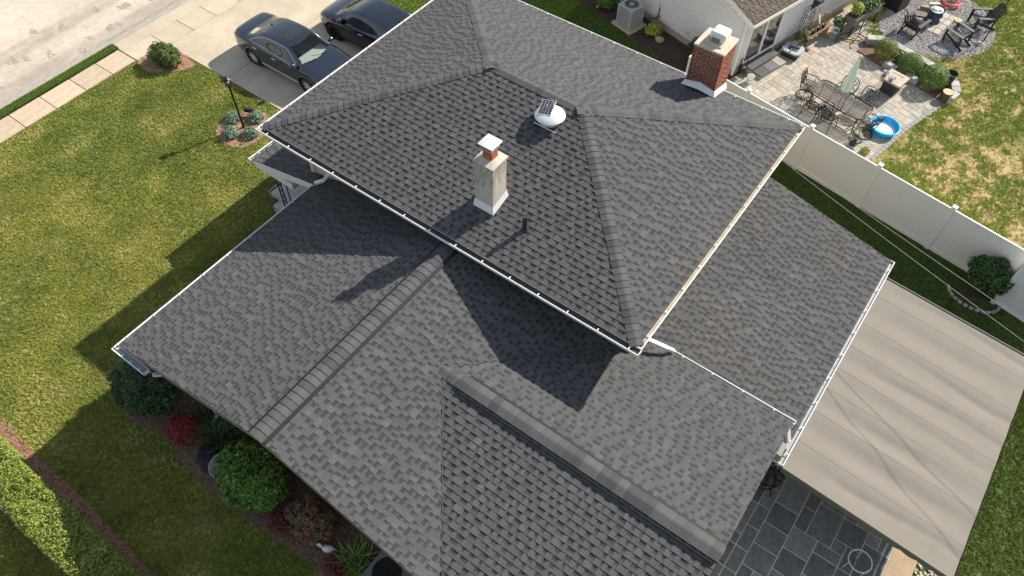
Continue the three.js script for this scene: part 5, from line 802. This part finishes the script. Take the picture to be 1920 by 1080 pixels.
// low planter wall with shrubs
{
  const st = std(.42, .41, .39, { map: granule, roughness: .95 }), st2 = std(.5, .48, .45, { map: granule });
  struct(mesh('planter_bed', slab([[-.95, -19.4], [.31, -19.03], [1.63, -18.7], [2.5, -18.48], [2.8, -18.7], [2.5, -19.5], [1.5, -19.85], [.5, -20.1], [-.3, -20.3], [-.8, -20.0]], .05, .15), mulch));
  const w = thing('planter_wall', 'low curved grey stone cap wall behind the round shrubs', 'wall'); const line = [[-.9, -20.05], [-.3, -20.4], [.5, -20.2], [1.5, -19.95], [2.15, -19.7], [2.6, -19.5], [2.86, -18.9], [2.75, -18.45]];
  for (let i = 0; i + 1 < line.length; i++) { const [a, b] = [line[i], line[i + 1]], L = Math.hypot(b[0] - a[0], b[1] - a[1]), n = Math.max(1, Math.round(L / .42)), ang = -Math.atan2(b[1] - a[1], b[0] - a[0]); for (let k = 0; k < n; k++) { const t = (k + .5) / n, x = lerp(a[0], b[0], t), z = lerp(a[1], b[1], t); put('cap_stone', prep(rbox(L / n - .008, .06, .3, 0, 0, 0, .012, 1)), k % 2 ? st : st2, w, x, .27, z, ang); put('wall_block', prep(rbox(L / n - .006, .23, .24, 0, 0, 0, .015, 1)), st, w, x, .12, z, ang); } }
  const gc = [[.13, .23, .035], [.17, .28, .045], [.09, .17, .03]], gy = [[.2, .24, .04], [.28, .27, .05], [.13, .19, .03]]; R = rng(29);
  bush('globe_shrub', 'round shrub with yellowed top nearest the gravel', -.02, -19.55, .42, .38, .4, 6500, .022, gy, { group: 'globe shrubs in the stone planter', ball: 1, lump: .03, depth: .3, freq: 6, cy: .42 }); bush('globe_shrub', 'round green shrub in the middle of the stone planter', 1.0, -19.28, .42, .38, .4, 6500, .022, gc, { group: 'globe shrubs in the stone planter', ball: 1, lump: .03, depth: .3, freq: 6, cy: .42 }); bush('globe_shrub', 'largest round green shrub beside the black pot', 1.97, -18.95, .47, .44, .45, 7500, .022, gc, { group: 'globe shrubs in the stone planter', ball: 1, lump: .03, depth: .3, freq: 6, cy: .46 });
  bush('flowering_plant', 'dark leafy plant with pale flowers between the first two globe shrubs', .62, -19.65, .26, .28, .24, 700, .045, [[.04, .09, .02], [.06, .12, .03], [.5, .42, .42]], { cat: 'plant' }); bush('leafy_plant', 'small leafy plant between the second and third globe shrubs', 1.5, -19.22, .2, .2, .2, 420, .04, [[.09, .16, .04], [.2, .24, .1]], { cat: 'plant' });
  for (const [x, z, l] of [[.4, -19.12, 'nearer the umbrella'], [1.3, -18.9, 'nearer the largest globe shrub']]) tag(mesh('stone_block', rbox(.5, .2, .24, 0, 0, 0, .02).rotateY(-.25).translate(x, .11, z), st2), 'pale stone block at the planter front ' + l, 'stone block', 'stone blocks at the planter front');
  const pt = thing('plant_pot', 'empty black plant pot at the end of the planter', 'pot', [2.42, .3, -19.25]); mesh('pot', lathe([[0, .02], [.14, .02], [.14, 0], [.15, 0], [.2, .34], [.225, .34], [.225, .38], [.19, .38], [.14, .1], [0, .1]], 32), blackPlastic, pt);
  const sl = thing('log_slice', 'pale round log slice at the planter corner', 'log slice', [2.62, 0, -18.6]); mesh('bark_ring', cyl(.19, .19, .36, 0, 0, 0, 26), bark, sl); mesh('cut_face', cyl(.18, .18, .01, 0, .36, 0, 26), std(.72, .5, .28, { map: granule }), sl);
}
// patio furniture
const ironG = (x) => x;
function patioChair(label, pos, ry, swivel, group) {
  const c = thing('patio_chair', label, 'chair', pos, ry, group), b = []; // facing +z
  const fr = [[-.26, .44, -.2], [-.29, .7, -.26], [-.24, .9, -.31], [0, .97, -.33], [.24, .9, -.31], [.29, .7, -.26], [.26, .44, -.2]]; mesh('back_frame', tube(fr, .017, 40, 6), blackIron, c);
  const sc = []; for (const s of [-1, 1]) for (const [x, y, r] of [[.09, .62, .075], [.15, .78, .065], [.06, .83, .05], [.19, .58, .045]]) { const g = new THREE.TorusGeometry(r, .009, 5, 20); g.rotateX(-.2); g.translate(s * x, y, -.2 - (y - .44) * .25); sc.push(g); } for (const s of [-1, -.5, 0, .5, 1]) sc.push(tube([[s * .05, .45, -.2], [s * .14, .68, -.265], [s * .2, .92 - Math.abs(s) * .05, -.315]], .009, 14, 5)); mesh('back_scrolls', sc, blackIron, c);
  const st = [tube([[-.25, .43, .24], [.25, .43, .24], [.27, .43, -.2], [-.27, .43, -.2]], .015, 30, 6, true)]; for (let i = -5; i <= 5; i++) { st.push(bar([i * .045, .435, -.2], [i * .045, .435, .24], .007, 4)); if (Math.abs(i) < 5) st.push(bar([-.25, .435, .02 + i * .042], [.25, .435, .02 + i * .042], .007, 4)); } for (let i = 0; i < 10; i++) st.push(at(new THREE.TorusGeometry(.035, .008, 4, 10).rotateX(PI / 2), -.2 + (i % 5) * .1, .437, -.08 + Math.floor(i / 5) * .18)); mesh('seat', st, blackIron, c);
  for (const s of [-1, 1]) mesh('arm', tube([[s * .28, .66, -.25], [s * .31, .66, -.02], [s * .31, .65, .18], [s * .3, .58, .22], [s * .29, .6, .16]], .015, 24, 6), blackIron, c);
  if (swivel) { mesh('swivel_base', [at(new THREE.TorusGeometry(.3, .018, 6, 36).rotateX(PI / 2), 0, .03, 0), ...Array.from({ length: 6 }, (_, i) => bar([.3 * Math.cos(i * PI / 3), .03, .3 * Math.sin(i * PI / 3)], [0, .16, 0], .012, 5)), cyl(.03, .03, .3, 0, .13, 0)], blackIron, c); for (const s of [-1, 1]) mesh('arm_support', bar([s * .29, .42, .1], [s * .31, .64, .1], .013, 6), blackIron, c); }
  else for (const [x, z, dx, dz] of [[-.26, .24, -.03, .04], [.26, .24, .03, .04], [-.26, -.2, -.02, -.09], [.26, -.2, .02, -.09]]) mesh('leg', tube([[x * 1.1, z > 0 ? .64 : .44, z * .7], [x, .4, z], [x + dx, 0, z + dz]], .015, 16, 6), blackIron, c);
  return c;
}
{
  const tc = [-.25, 0, -15.4], ta = -.21; const t = thing('patio_table', 'long black lattice metal dining table on the pavers', 'table', tc, ta); const L = 2.06, W = .92; const fr = []; const rp = []; for (const [x, z] of [[-L / 2 + .1, -W / 2], [L / 2 - .1, -W / 2], [L / 2, -W / 2 + .1], [L / 2, W / 2 - .1], [L / 2 - .1, W / 2], [-L / 2 + .1, W / 2], [-L / 2, W / 2 - .1], [-L / 2, -W / 2 + .1]]) rp.push([x, .72, z]);
  mesh('table_frame', tube(rp, .022, 90, 6, true), blackIron, t); const lat = []; R = rng(64);
  const greyIron = std(.09, .085, .085, { roughness: .4, metalness: .4 });
  for (let i = -17; i <= 17; i++) lat.push(box(.013, .012, W - .03, i * .058, .722, 0)); for (let j = -7; j <= 7; j++) lat.push(box(L - .03, .012, .013, 0, .7225, j * .058)); for (let i = -17; i < 17; i++) for (let j = -7; j < 7; j++) if ((i + j) % 2 === 0) lat.push(at(new THREE.TorusGeometry(.021, .006, 4, 8).rotateX(PI / 2), i * .058 + .029, .723, j * .058 + .029));
  for (const x of [-.69, -.34, 0, .34, .69]) lat.push(box(.03, .016, W - .02, x, .724, 0)); mesh('table_top', lat, greyIron, t); mesh('apron', [boxMM(-.92, .92, .6, .615, -.36, -.345), boxMM(-.92, .92, .6, .615, .345, .36), boxMM(-.92, .92, .68, .7, -.36, -.345), boxMM(-.92, .92, .68, .7, .345, .36), ...[-.9, -.6, -.3, 0, .3, .6, .9].flatMap((x) => [box(.012, .08, .012, x, .645, .352), box(.012, .08, .012, x, .645, -.352)])], blackIron, t);
  for (const [x, z] of [[-.92, -.36], [.92, -.36], [-.92, .36], [.92, .36], [0, .36], [0, -.36]]) mesh('leg', tube([[x, .7, z], [x * .97, .4, z * .92], [x * 1.03, 0, z * 1.08]], .02, 14, 6), blackIron, t);
  const um = thing('patio_umbrella', 'closed pale green patio umbrella through the table', 'umbrella', tc, ta); const up = []; const cl = []; for (let k = 0; k < 16; k++) { const a = k / 16 * 2 * PI, r = k % 2 ? 1 : .62; const f = (y, rad) => [Math.cos(a) * rad * r, y, Math.sin(a) * rad * r]; up.push([f(.98, .15), f(1.3, .125), f(1.75, .085), f(2.05, .05), f(2.15, .012)]); } for (let k = 0; k < 16; k++) { const A = up[k], B = up[(k + 1) % 16]; for (let i = 0; i < 4; i++) cl.push(...A[i], ...B[i], ...B[i + 1], ...A[i], ...B[i + 1], ...A[i + 1]); }
  um.scale.set(1.2, 1.15, 1.2); mesh('folded_canopy', tris(cl), std(.55, .66, .58, { roughness: .85, side: THREE.DoubleSide }), um); mesh('pole', cyl(.02, .02, 2.2, 0, .02, 0), std(.35, .33, .3), um); mesh('finial', ball(.03, 0, 2.2, 0), std(.7, .7, .68), um); mesh('base', lathe([[0, .1], [.05, .1], [.06, .05], [.2, .03], [.22, 0], [0, 0]], 28), std(.4, .32, .24), um);
  const G = 'iron chairs around the patio table', P = (u, v) => { const c = Math.cos(-ta), s = Math.sin(-ta); return [tc[0] + u * c - v * s, .03, tc[2] + u * s + v * c]; };
  patioChair('black scroll swivel chair at the house end of the table', P(-1.3, -.1), ta + PI / 2 + .25, true, G); patioChair('black scroll swivel chair at the pool end of the table', P(1.22, .08), ta - PI / 2 - .3, true, G);
  patioChair('black scroll chair by the fence, nearer the white house', P(-.5, .78), ta + PI, false, G); patioChair('black scroll chair by the fence, nearer the blue pool', P(.12, .8), ta + PI, false, G); patioChair('black scroll chair behind the folded umbrella', P(-.25, -.7), ta, false, G); patioChair('black scroll chair between the umbrella and the fire table', P(.55, -.72), ta, false, G);
  patioChair('black scroll chair half under the roof edge on the slate', [3.5, .02, -1.35], -1.2, false);
  const pl = thing('paddling_pool', 'round bright blue plastic paddling pool on the pavers', 'paddling pool', [1.42, .03, -15.68]); mesh('shell', lathe([[0, .01], [.38, .01], [.42, 0], [.44, .09], [.46, .1], [.45, .17], [.48, .18], [.475, .245], [.52, .25], [.52, .265], [.46, .265], [.445, .19], [.425, .18], [.43, .11], [.405, .1], [.39, .03], [0, .025]], 48), phys(.005, .42, .8, { roughness: .25, clearcoat: .4 }), pl); pl.scale.set(.97, .85, .97); mesh('water', cyl(.405, .405, .012, 0, .075, 0, 40), phys(.55, .75, .85, { roughness: .03, clearcoat: 1 }), pl);
  const ft = thing('fire_table', 'square fire table with dark base and pale stone top', 'fire table', [.86, .03, -17.83], -.2); mesh('base', rbox(.52, .52, .5, 0, .27, 0, .01), std(.035, .036, .04), ft); const tm = std(.55, .46, .35, { map: granule }); mesh('table_top', [boxMM(-.37, .37, .53, .6, -.36, -.22), boxMM(-.37, .37, .53, .6, .22, .36), boxMM(-.37, -.22, .53, .6, -.22, .22), boxMM(.22, .37, .53, .6, -.22, .22)], tm, ft); mesh('burner_lid', boxMM(-.22, .22, .53, .588, -.22, .22), std(.48, .45, .38, { map: granule }), ft); mesh('lid_knob', cyl(.02, .02, .025, 0, .588, 0), blackPlastic, ft);
  R = rng(48); for (const [x, z, l] of [[.5, -17.72, 'at the corner nearest the table'], [.77, -17.5, 'at the corner nearest the fence']]) { const f = thing('flower_pot', 'small pot of white flowers on the fire table ' + l, 'flower pot', [x, .63, z], 0, 'flower pots on the fire table'); mesh('pot', lathe([[0, 0], [.05, 0], [.07, .09], [.06, .09], [0, .07]], 18), blackPlastic, f); mesh('flowers', leafGeo(170, lumpy(.11, .07, .11, .12, .1), .03, [[.75, .7, .75], [.7, .66, .7], [.15, .1, .2]]), leafMat, f, true); }
  // adirondack chairs
  const adir = (label, pos, ry) => { const c = thing('adirondack_chair', label, 'chair', pos, ry, 'black slatted chairs on the gravel'); const m = std(.028, .027, .028, { roughness: .5 }), top = std(.06, .058, .058, { roughness: .4 }); // facing +z
    for (let i = -3; i <= 3; i++) mesh('back_slat', plank([i * .075, .22, -.22], [i * .095, .98 - Math.abs(i) * .045, -.62], .068, .02, [0, .45, .9]), m, c); for (let i = 0; i < 7; i++) mesh('seat_slat', plank([-.27, .38 - i * .022, .3 - i * .085], [.27, .38 - i * .022, .3 - i * .085], .074, .02, [0, 1, .25]), top, c);
    for (const s of [-1, 1]) { mesh('arm', plank([s * .34, .56, .34], [s * .34, .54, -.42], .13, .022), top, c); mesh('front_leg', plank([s * .3, 0, .3], [s * .3, .55, .3], .1, .025, [1, 0, 0]), m, c); mesh('side_rail', plank([s * .28, .36, .36], [s * .28, .03, -.55], .11, .025, [1, 0, 0]), m, c); mesh('back_leg', plank([s * .3, .53, -.36], [s * .3, .16, -.36], .07, .025, [1, 0, 0]), m, c); } mesh('back_brace', plank([-.3, .5, -.4], [.3, .5, -.4], .06, .025), m, c); return c; };
  adir('black slatted chair with its back to the globe shrubs', [.32, .03, -21.85], 2.9); adir('black slatted chair nearest the planter, seen from its front corner', [1.85, .03, -22.2], -1.94); adir('black slatted chair with round back at the lawn edge', [2.3, .03, -23.8], -.95);
}
// gravel circle
{
  R = rng(81); const gp = wob([[-.75, -21.2], [.29, -20.79], [1.33, -20.72], [2.34, -21.35], [3.0, -22.4], [3.0, -23.8], [2.2, -25], [1, -25.6], [-.8, -25.4], [-1.0, -22.8]], 6, .03);
  const gm = colorTex(512, .7, (u, v) => { const f = nGrain(u, v); return f > .56 ? [.55, .52, .49] : f > .42 ? [.3, .28, .28] : [.1, .1, .11]; }); struct(mesh('gravel_bed', slab(gp, .014, .05), std(1, 1, 1, { map: gm, roughness: 1, bumpMap: granuleBump, bumpScale: .01 })));
  const L = []; for (let i = 0; i < 15000; i++) { const x = rr(-1.1, 3.1), z = rr(-25.3, -20.7); if (!inPoly(gp, x, z)) continue; L.push({ x, z, y: .02, s: rr(.012, .026), ry: R() * 6, rx: R() * 3, c: mul3(pick([[.6, .56, .52], [.4, .37, .36], [.16, .16, .18], [.5, .42, .37], [.7, .68, .66], [.25, .24, .27]]), rr(.8, 1.2)) }); } scatter('gravel_stones', prep(new THREE.IcosahedronGeometry(1, 0)), std(1, 1, 1, { roughness: .9 }), L);
  const pd = new THREE.Group(); pd.name = 'stone_pad'; struct(pd); scene.add(pd); const pm = [std(.5, .46, .38, { map: granule }), std(.43, .4, .35, { map: granule })]; for (let i = 0; i < 5; i++) for (let j = 0; j < 4; j++) { const g = prep(rbox(.24, .06, .38, 0, 0, 0, .01, 1)); put('paver', g, pm[(i * 3 + j) % 2], pd, .08 + i * .26 + j * .07, .02, -22.55 + i * .02 - j * .4, -.12); }
  const bg = thing('yard_bag', 'dark blue tarp bag with white lining standing on the stone pad', 'bag', [.72, .05, -23.0]); const bs = []; for (let y = 0; y <= 8; y++) bs.push([.26 + .035 * Math.sin(y * 1.7) + .02 * (y > 6), y * .065]); const bgm = lathe(bs, 28); { const p = bgm.attributes.position; for (let i = 0; i < p.count; i++) { const a = Math.atan2(p.getZ(i), p.getX(i)), k = 1 + .07 * Math.sin(a * 5 + p.getY(i) * 7) + .04 * Math.sin(a * 9); p.setX(i, p.getX(i) * k); p.setZ(i, p.getZ(i) * k); } bgm.computeVertexNormals(); } mesh('bag', bgm, std(.03, .045, .085, { roughness: .4, side: THREE.DoubleSide }), bg); mesh('lining', [cyl(.24, .25, .03, 0, .47, 0, 24), ball(.16, -.06, .5, .02, 1, .5, 1), ball(.13, .1, .5, -.05, 1, .5, 1)], std(.6, .62, .66, { roughness: .4 }), bg);
  const hs = thing('garden_hose', 'coiled red garden hose lying on the gravel', 'hose', [.95, .05, -24.6]); const hp = []; for (let i = 0; i < 150; i++) { const a = i * .26, r = .3 + .07 * Math.sin(i * .05); hp.push([Math.cos(a) * r + rr(-.01, .01), .02 + i * .0008, Math.sin(a) * r]); } mesh('coil', tube(hp, .02, 420, 6), std(.48, .07, .07, { roughness: .45 }), hs);
  const pk = thing('plank_pile', 'weathered boards stacked beside the blue bag', 'boards', [.05, .03, -23.25], .3); for (let i = 0; i < 4; i++) mesh('board', box(.75, .03, .09, .02 * i, .02 + (i > 2 ? .04 : 0), i * .1), std(.22, .19, .16, { map: granule }), pk); mesh('board', box(.5, .14, .12, .35, .1, -.25), std(.4, .28, .17, { map: granule }), pk); mesh('board', box(.42, .05, .14, .6, .2, -.5, .3), std(.6, .48, .33), pk);
  const dc = thing('flying_disc', 'yellow flying disc lying on the gravel', 'disc', [1.55, .06, -23.65]); mesh('disc', lathe([[0, .03], [.1, .028], [.14, .015], [.145, 0], [.13, 0], [0, .02]], 28), std(.75, .62, .22), dc); mesh('emblem', cyl(.06, .06, .002, 0, .031, 0, 20), std(.4, .28, .05), dc);
  const po = thing('pole', 'tall thin black pole standing at the gravel edge', 'pole', [2.76, .02, -22.68]); mesh('shaft', bar([0, 0, 0], [.06, 3.6, -.02], .022, 8, .018), blackIron, po); mesh('foot', [cyl(.1, .06, .1, 0, 0, 0), rbox(.16, .14, .1, -.08, .08, .08, .02)], std(.5, .48, .46), po);
  mesh('cord', tube([[0, .03, 0], [-.3, .02, .1], [-.5, .02, -.15], [-.8, .02, .05], [-.65, .02, .3], [-.35, .02, .25], [-.25, .02, 0]], .009, 60, 5), blackPlastic, po);
  // patchy neighbour grass
  const G = []; R = rng(404); const n1 = fbm(71, 10, 4), n2 = fbm(72, 40, 3); const pav = [[-3.9, -14.3], [1.62, -13.6], [2.12, -16.3], [2.72, -18.3], [3.0, -19.4], [-1, -20.6], [-2.5, -22.6], [-4, -17]];
  for (let i = 0; i < 120000 && G.length < 46000; i++) { const x = rr(-3, 12.5), z = rr(-27.5, -10); if (z > FZ(x) - .08 || inPoly(gp, x, z) || inPoly(pav, x, z)) continue; const p = projectPx(V3(x, 0, z)); if (p[0] > 1.02 || p[1] < -.04 || p[0] < .5) continue; const a = n1(x / 14 + 3, z / 14 + 3), b = n2(x / 14 + 3, z / 14 + 3); const far = smooth(-20.5, -24, z) * .2; const gr = smooth(.39, .6, a * .45 + b * .55 + far); if (R() > .25 + gr) continue; const c = R() < gr + .15 ? pick([[.2, .29, .03], [.27, .34, .035], [.34, .37, .06]]) : pick([[.58, .47, .2], [.5, .4, .16], [.42, .37, .11]]); G.push({ x, z, y: .004, s: rr(.9, 1.6), sy: rr(.5, 1.2), ry: R() * 6.3, c: mul3(c, rr(.75, 1.25)) }); }
  scatter('patchy_grass', tuftGeo, grassMat, G);
  const S = []; for (let i = 0; i < 2600; i++) { const a = rr(-.2, 2.9), r = 1.0 + rr(-.02, .09) + Math.abs(rr(-.05, .1)); const k = Math.floor(R() * gp.length), q = gp[k]; if (q[1] < -24 || q[0] < 0) continue; const cx = 1.1, cz = -23, e = 1 + Math.abs(rr(0, .12)); S.push({ x: cx + (q[0] - cx) * e + rr(-.12, .12), z: cz + (q[1] - cz) * e + rr(-.12, .12), y: .005, s: rr(.8, 1.4), sy: .5, ry: R() * 6, c: mul3([.62, .48, .24], rr(.8, 1.2)) }); } scatter('dry_grass', tuftGeo, grassMat, S);
}
// things along the white wall
{
  const sp = thing('garden_steps', 'two dark stone steps below the glass door', 'steps', [NC.x, 0, NC.z], NA); const sl = std(.1, .1, .105, { map: granule, roughness: .8 }), bs = std(.4, .37, .32, { map: granule }); mesh('step_base', [boxMM(.05, .42, 0, .26, -2.0, -.5), boxMM(.42, .85, 0, .12, -2.0, -.6)], bs, sp); mesh('tread', rbox(.42, .05, 1.56, .25, .285, -1.24, .01), sl, sp); mesh('tread', rbox(.44, .05, .5, .64, .145, -.85, .01), sl, sp); mesh('tread', rbox(.44, .05, .5, .64, .145, -1.36, .01), std(.16, .17, .18, { map: granule }), sp); mesh('tread', rbox(.44, .05, .38, .64, .145, -1.82, .01), bs, sp);
  const wb = (n, l, x, z, r = .13, h = .3, m = std(.78, .8, .8, { roughness: .4 })) => { const t = thing(n, l, 'bucket', [x, .03, z], 0, 'white buckets on the pavers'); mesh('pail', lathe([[0, .01], [r * .85, .01], [r, h], [r * 1.06, h], [r * 1.06, h - .02], [r * .98, h - .02], [r * .82, .02], [0, .02]], 28), m, t); mesh('handle', tube([[-r, h - .03, 0], [-r * .6, h - .12, r * .9], [r * .6, h - .12, r * .9], [r, h - .03, 0]], .005, 20, 4), blackIron, t); return t; };
  wb('bucket', 'white bucket at the foot of the dark steps', ...[-3.42, -15.2]); const b2 = wb('bucket', 'white bucket with blue label holding a plant by the bench', -2.06, -19.95, .15, .36); mesh('printed_label', (() => { const g = new THREE.CylinderGeometry(.151, .143, .12, 10, 1, true, -.1, .9); g.translate(0, .2, 0); return g; })(), std(.05, .12, .35, { side: THREE.DoubleSide }), b2);
  R = rng(37); mesh('foliage', leafGeo(420, lumpy(.22, .2, .22, .5, .2), .05, [[.08, .17, .05], [.05, .12, .03]]), leafMat, b2, true);
  const cr = thing('plant_stand', 'small black wire plant stand at the corner of the white house', 'plant stand', [-3.85, .03, -15.35]); mesh('frame', [bar([-.15, 0, -.1], [-.1, .75, 0], .012), bar([.15, 0, -.1], [.1, .75, 0], .012), bar([-.15, 0, .15], [-.1, .75, 0], .012), bar([.15, 0, .15], [.1, .75, 0], .012), at(new THREE.TorusGeometry(.14, .012, 5, 20), 0, .6, 0), at(new THREE.TorusGeometry(.16, .012, 5, 20).rotateX(PI / 2), 0, .35, 0)], blackIron, cr); mesh('pot', lathe([[0, 0], [.1, 0], [.14, .2], [0, .18]], 16).translate(0, .2, 0), blackPlastic, cr);
  const fr = thing('sandbox_tray', 'small grey octagonal tray with wide rim beside the steps', 'tray', [-2.86, .03, -17.65], NA + .2); const rim = []; const sh = new THREE.Shape(); const oct = (w, d, c) => [[-w + c, -d], [w - c, -d], [w, -d + c], [w, d - c], [w - c, d], [-w + c, d], [-w, d - c], [-w, -d + c]]; oct(.36, .33, .12).forEach(([x, z], i) => i ? sh.lineTo(x, z) : sh.moveTo(x, z)); const hole = new THREE.Path(); [[-.2, -.18], [-.2, .18], [.2, .18], [.2, -.18]].forEach(([x, z], i) => i ? hole.lineTo(x, z) : hole.moveTo(x, z)); sh.holes.push(hole); const rg = new THREE.ExtrudeGeometry(sh, { depth: .05, bevelEnabled: true, bevelSize: .008, bevelThickness: .008, bevelSegments: 1 }); rg.rotateX(PI / 2); rg.translate(0, .28, 0); mesh('rim', rg, std(.36, .4, .47), fr); mesh('tub', [boxMM(-.3, .3, 0, .22, -.28, .28)], std(.03, .03, .032), fr); mesh('tray_floor', boxMM(-.2, .2, .2, .235, -.18, .18), std(.14, .11, .085, { map: granule }), fr); mesh('toy', cyl(.03, .02, .14, .0, .27, .24), std(.02, .5, .3), fr);
  const bn = thing('plant_bench', 'narrow wooden bench with plant pots against the white wall', 'bench', [-2.5, .03, -18.9], 0); { const a = nb(0, 0), ang = Math.atan2(nbV.x, nbV.z); bn.rotation.y = ang; } mesh('seat', rbox(.26, .045, 1.5, 0, .5, 0, .008), std(.75, .62, .5, { map: woodMap }), bn); for (const z of [-.6, .6]) { const lg = mesh('leg', rbox(.2, .5, .06, 0, .27, z, .01), wood, bn); mesh('leg_foot', rbox(.5, .07, .08, .0, .035, z, .015), wood, lg); }
  R = rng(83); [[-.3, 'black pot on the bench end nearest the trellis'], [.0, 'black pot in the middle of the bench'], [.3, 'black pot on the bench end nearest the bucket']].forEach(([z, l]) => { const q = V3(0, 0, z).applyAxisAngle(V3(0, 1, 0), bn.rotation.y).add(bn.position); const p = thing('bench_pot', l, 'pot', [q.x, .555, q.z], 0, 'black pots on the bench'); mesh('pot', lathe([[0, 0], [.06, 0], [.085, .14], [.075, .14], [0, .11]], 18), blackPlastic, p); });
  const bd = thing('leaning_board', 'pale wooden board leaning on the white wall behind the bench', 'board', [-2.72, .5, -19.35]); mesh('board', plank([.1, 0, 0], [-.1, .6, -.05], .16, .02, [1, 0, 0]), std(.55, .47, .25), bd); const bd2 = thing('picture_frame', 'dark wooden frame leaning on the bench end', 'frame', [-2.42, .56, -19.5]); mesh('frame_bar', [bar([-.1, 0, .02], [-.16, .36, .0], .02), bar([.04, 0, -.16], [-.02, .36, -.18], .02), bar([-.16, .36, 0], [-.02, .36, -.18], .02)], wood, bd2);
  const tr = thing('trellis', 'tall black wire obelisk trellis by the white wall', 'trellis', [-2.95, .03, -18.55]); const tb = []; for (let i = 0; i < 6; i++) { const a = i * PI / 3; tb.push(tube([[.2 * Math.cos(a), 0, .2 * Math.sin(a)], [.19 * Math.cos(a), 1.25, .19 * Math.sin(a)], [.14 * Math.cos(a), 1.48, .14 * Math.sin(a)], [0, 1.62, 0]], .009, 24, 5)); } for (const y of [.3, .62, .94, 1.25]) tb.push(at(new THREE.TorusGeometry(.192, .008, 5, 28).rotateX(PI / 2), 0, y, 0)); tb.push(bar([0, 1.6, 0], [0, 1.72, 0], .012)); mesh('wire_frame', tb, blackIron, tr);
  const pp = thing('potted_plant', 'striped white pot with a leafy climber under the trellis', 'potted plant', [-2.86, .03, -18.2]); mesh('pot', lathe([[0, 0], [.13, 0], [.17, .22], [.155, .22], [0, .18]], 24), std(.7, .7, .68), pp); mesh('foliage', leafGeo(700, lumpy(.22, .3, .22, .5, .25, 4, .6), .05, [[.09, .13, .03], [.16, .14, .05], [.07, .1, .03]]), leafMat, pp, true);
  const rp = thing('raised_planter', 'long grey raised planter on legs with leafy plants', 'planter', [-1.52, .03, -20.85], bn.rotation.y); mesh('trough', rbox(.5, .3, 1.7, 0, .62, 0, .02), std(.17, .16, .15), rp); for (const [x, z] of [[-.2, -.8], [.2, -.8], [-.2, .8], [.2, .8]]) mesh('leg', boxMM(x - .025, x + .025, 0, .5, z - .025, z + .025), blackIron, rp); R = rng(19); mesh('soil', boxMM(-.22, .22, .74, .78, -.8, .8), std(.04, .03, .025), rp); const sgn = 1; mesh('foliage', [leafGeo(1300, () => { const [p, o] = lumpy(.3, .28, .35, .95, .25, 4, .6)(); p.z += -.35 * -1 * rr(-1, 1) + .25; return [p, o]; }, .05, [[.06, .13, .03], [.09, .18, .04]]), leafGeo(420, () => { const [p, o] = lumpy(.2, .24, .2, 1.0, .2)(); p.z -= .55; return [p, o]; }, .05, [[.25, .33, .05], [.35, .38, .08]])], leafMat, rp, true);
  tag(mesh('door_mat', rbox(.45, .015, .75, 0, 0, 0, .005).rotateY(NA + .0).translate(-1.25, .038, -22.1), std(.42, .2, .08, { map: granule })), 'brown door mat on the pavers beside the planter', 'door mat');
  const dk = thing('deck_box', 'large black storage box at the top edge by the gravel', 'storage box', [-.95, .02, -23.15], NA); mesh('box_body', rbox(1.0, .9, .75, 0, .46, 0, .02), std(.018, .018, .02, { roughness: .4 }), dk); mesh('lid', rbox(1.04, .06, .8, 0, .93, 0, .02), std(.03, .03, .032), dk);
  const hk = thing('tube_stand', 'curved black tube stand lying on the pavers by the gravel', 'stand', [-1.2, .05, -19.95]); mesh('ring', tube([[-.6, .02, .55], [-.68, .02, .2], [-.45, .03, -.2], [0, .03, -.42], [.3, .02, -.25], [.3, .02, 0]], .022, 50, 6), std(.09, .08, .07), hk); mesh('cross_bar', [bar([-.65, .02, .3], [.3, .02, -.05], .02), tube([[-.05, .02, .35], [0, .2, -.1], [.1, .3, -.4], [.45, .2, -.75], [.7, .1, -.95]], .02, 30, 6)], std(.09, .08, .07), hk); mesh('upright', bar([-.05, .1, -.3], [-.12, .6, -.55], .022), blackIron, hk);
  const wc = thing('watering_can', 'black watering can on the pavers against the fence', 'watering can', [.83, .03, -14.35]); mesh('can', [cyl(.1, .09, .2, 0, 0, 0), tube([[.08, .08, 0], [.2, .18, .02], [.26, .26, .03]], .02, 14, 6), tube([[-.09, .05, 0], [-.17, .14, 0], [-.05, .26, 0], [.04, .2, 0]], .012, 16, 5)], blackPlastic, wc);
  bush('small_plant', 'small yellow green plant on the pavers against the fence', 1.3, -14.18, .16, .12, .16, 260, .045, [[.3, .3, .06], [.2, .25, .05]], { cat: 'plant', y: .03 });
}
renderer.render(scene, camera);
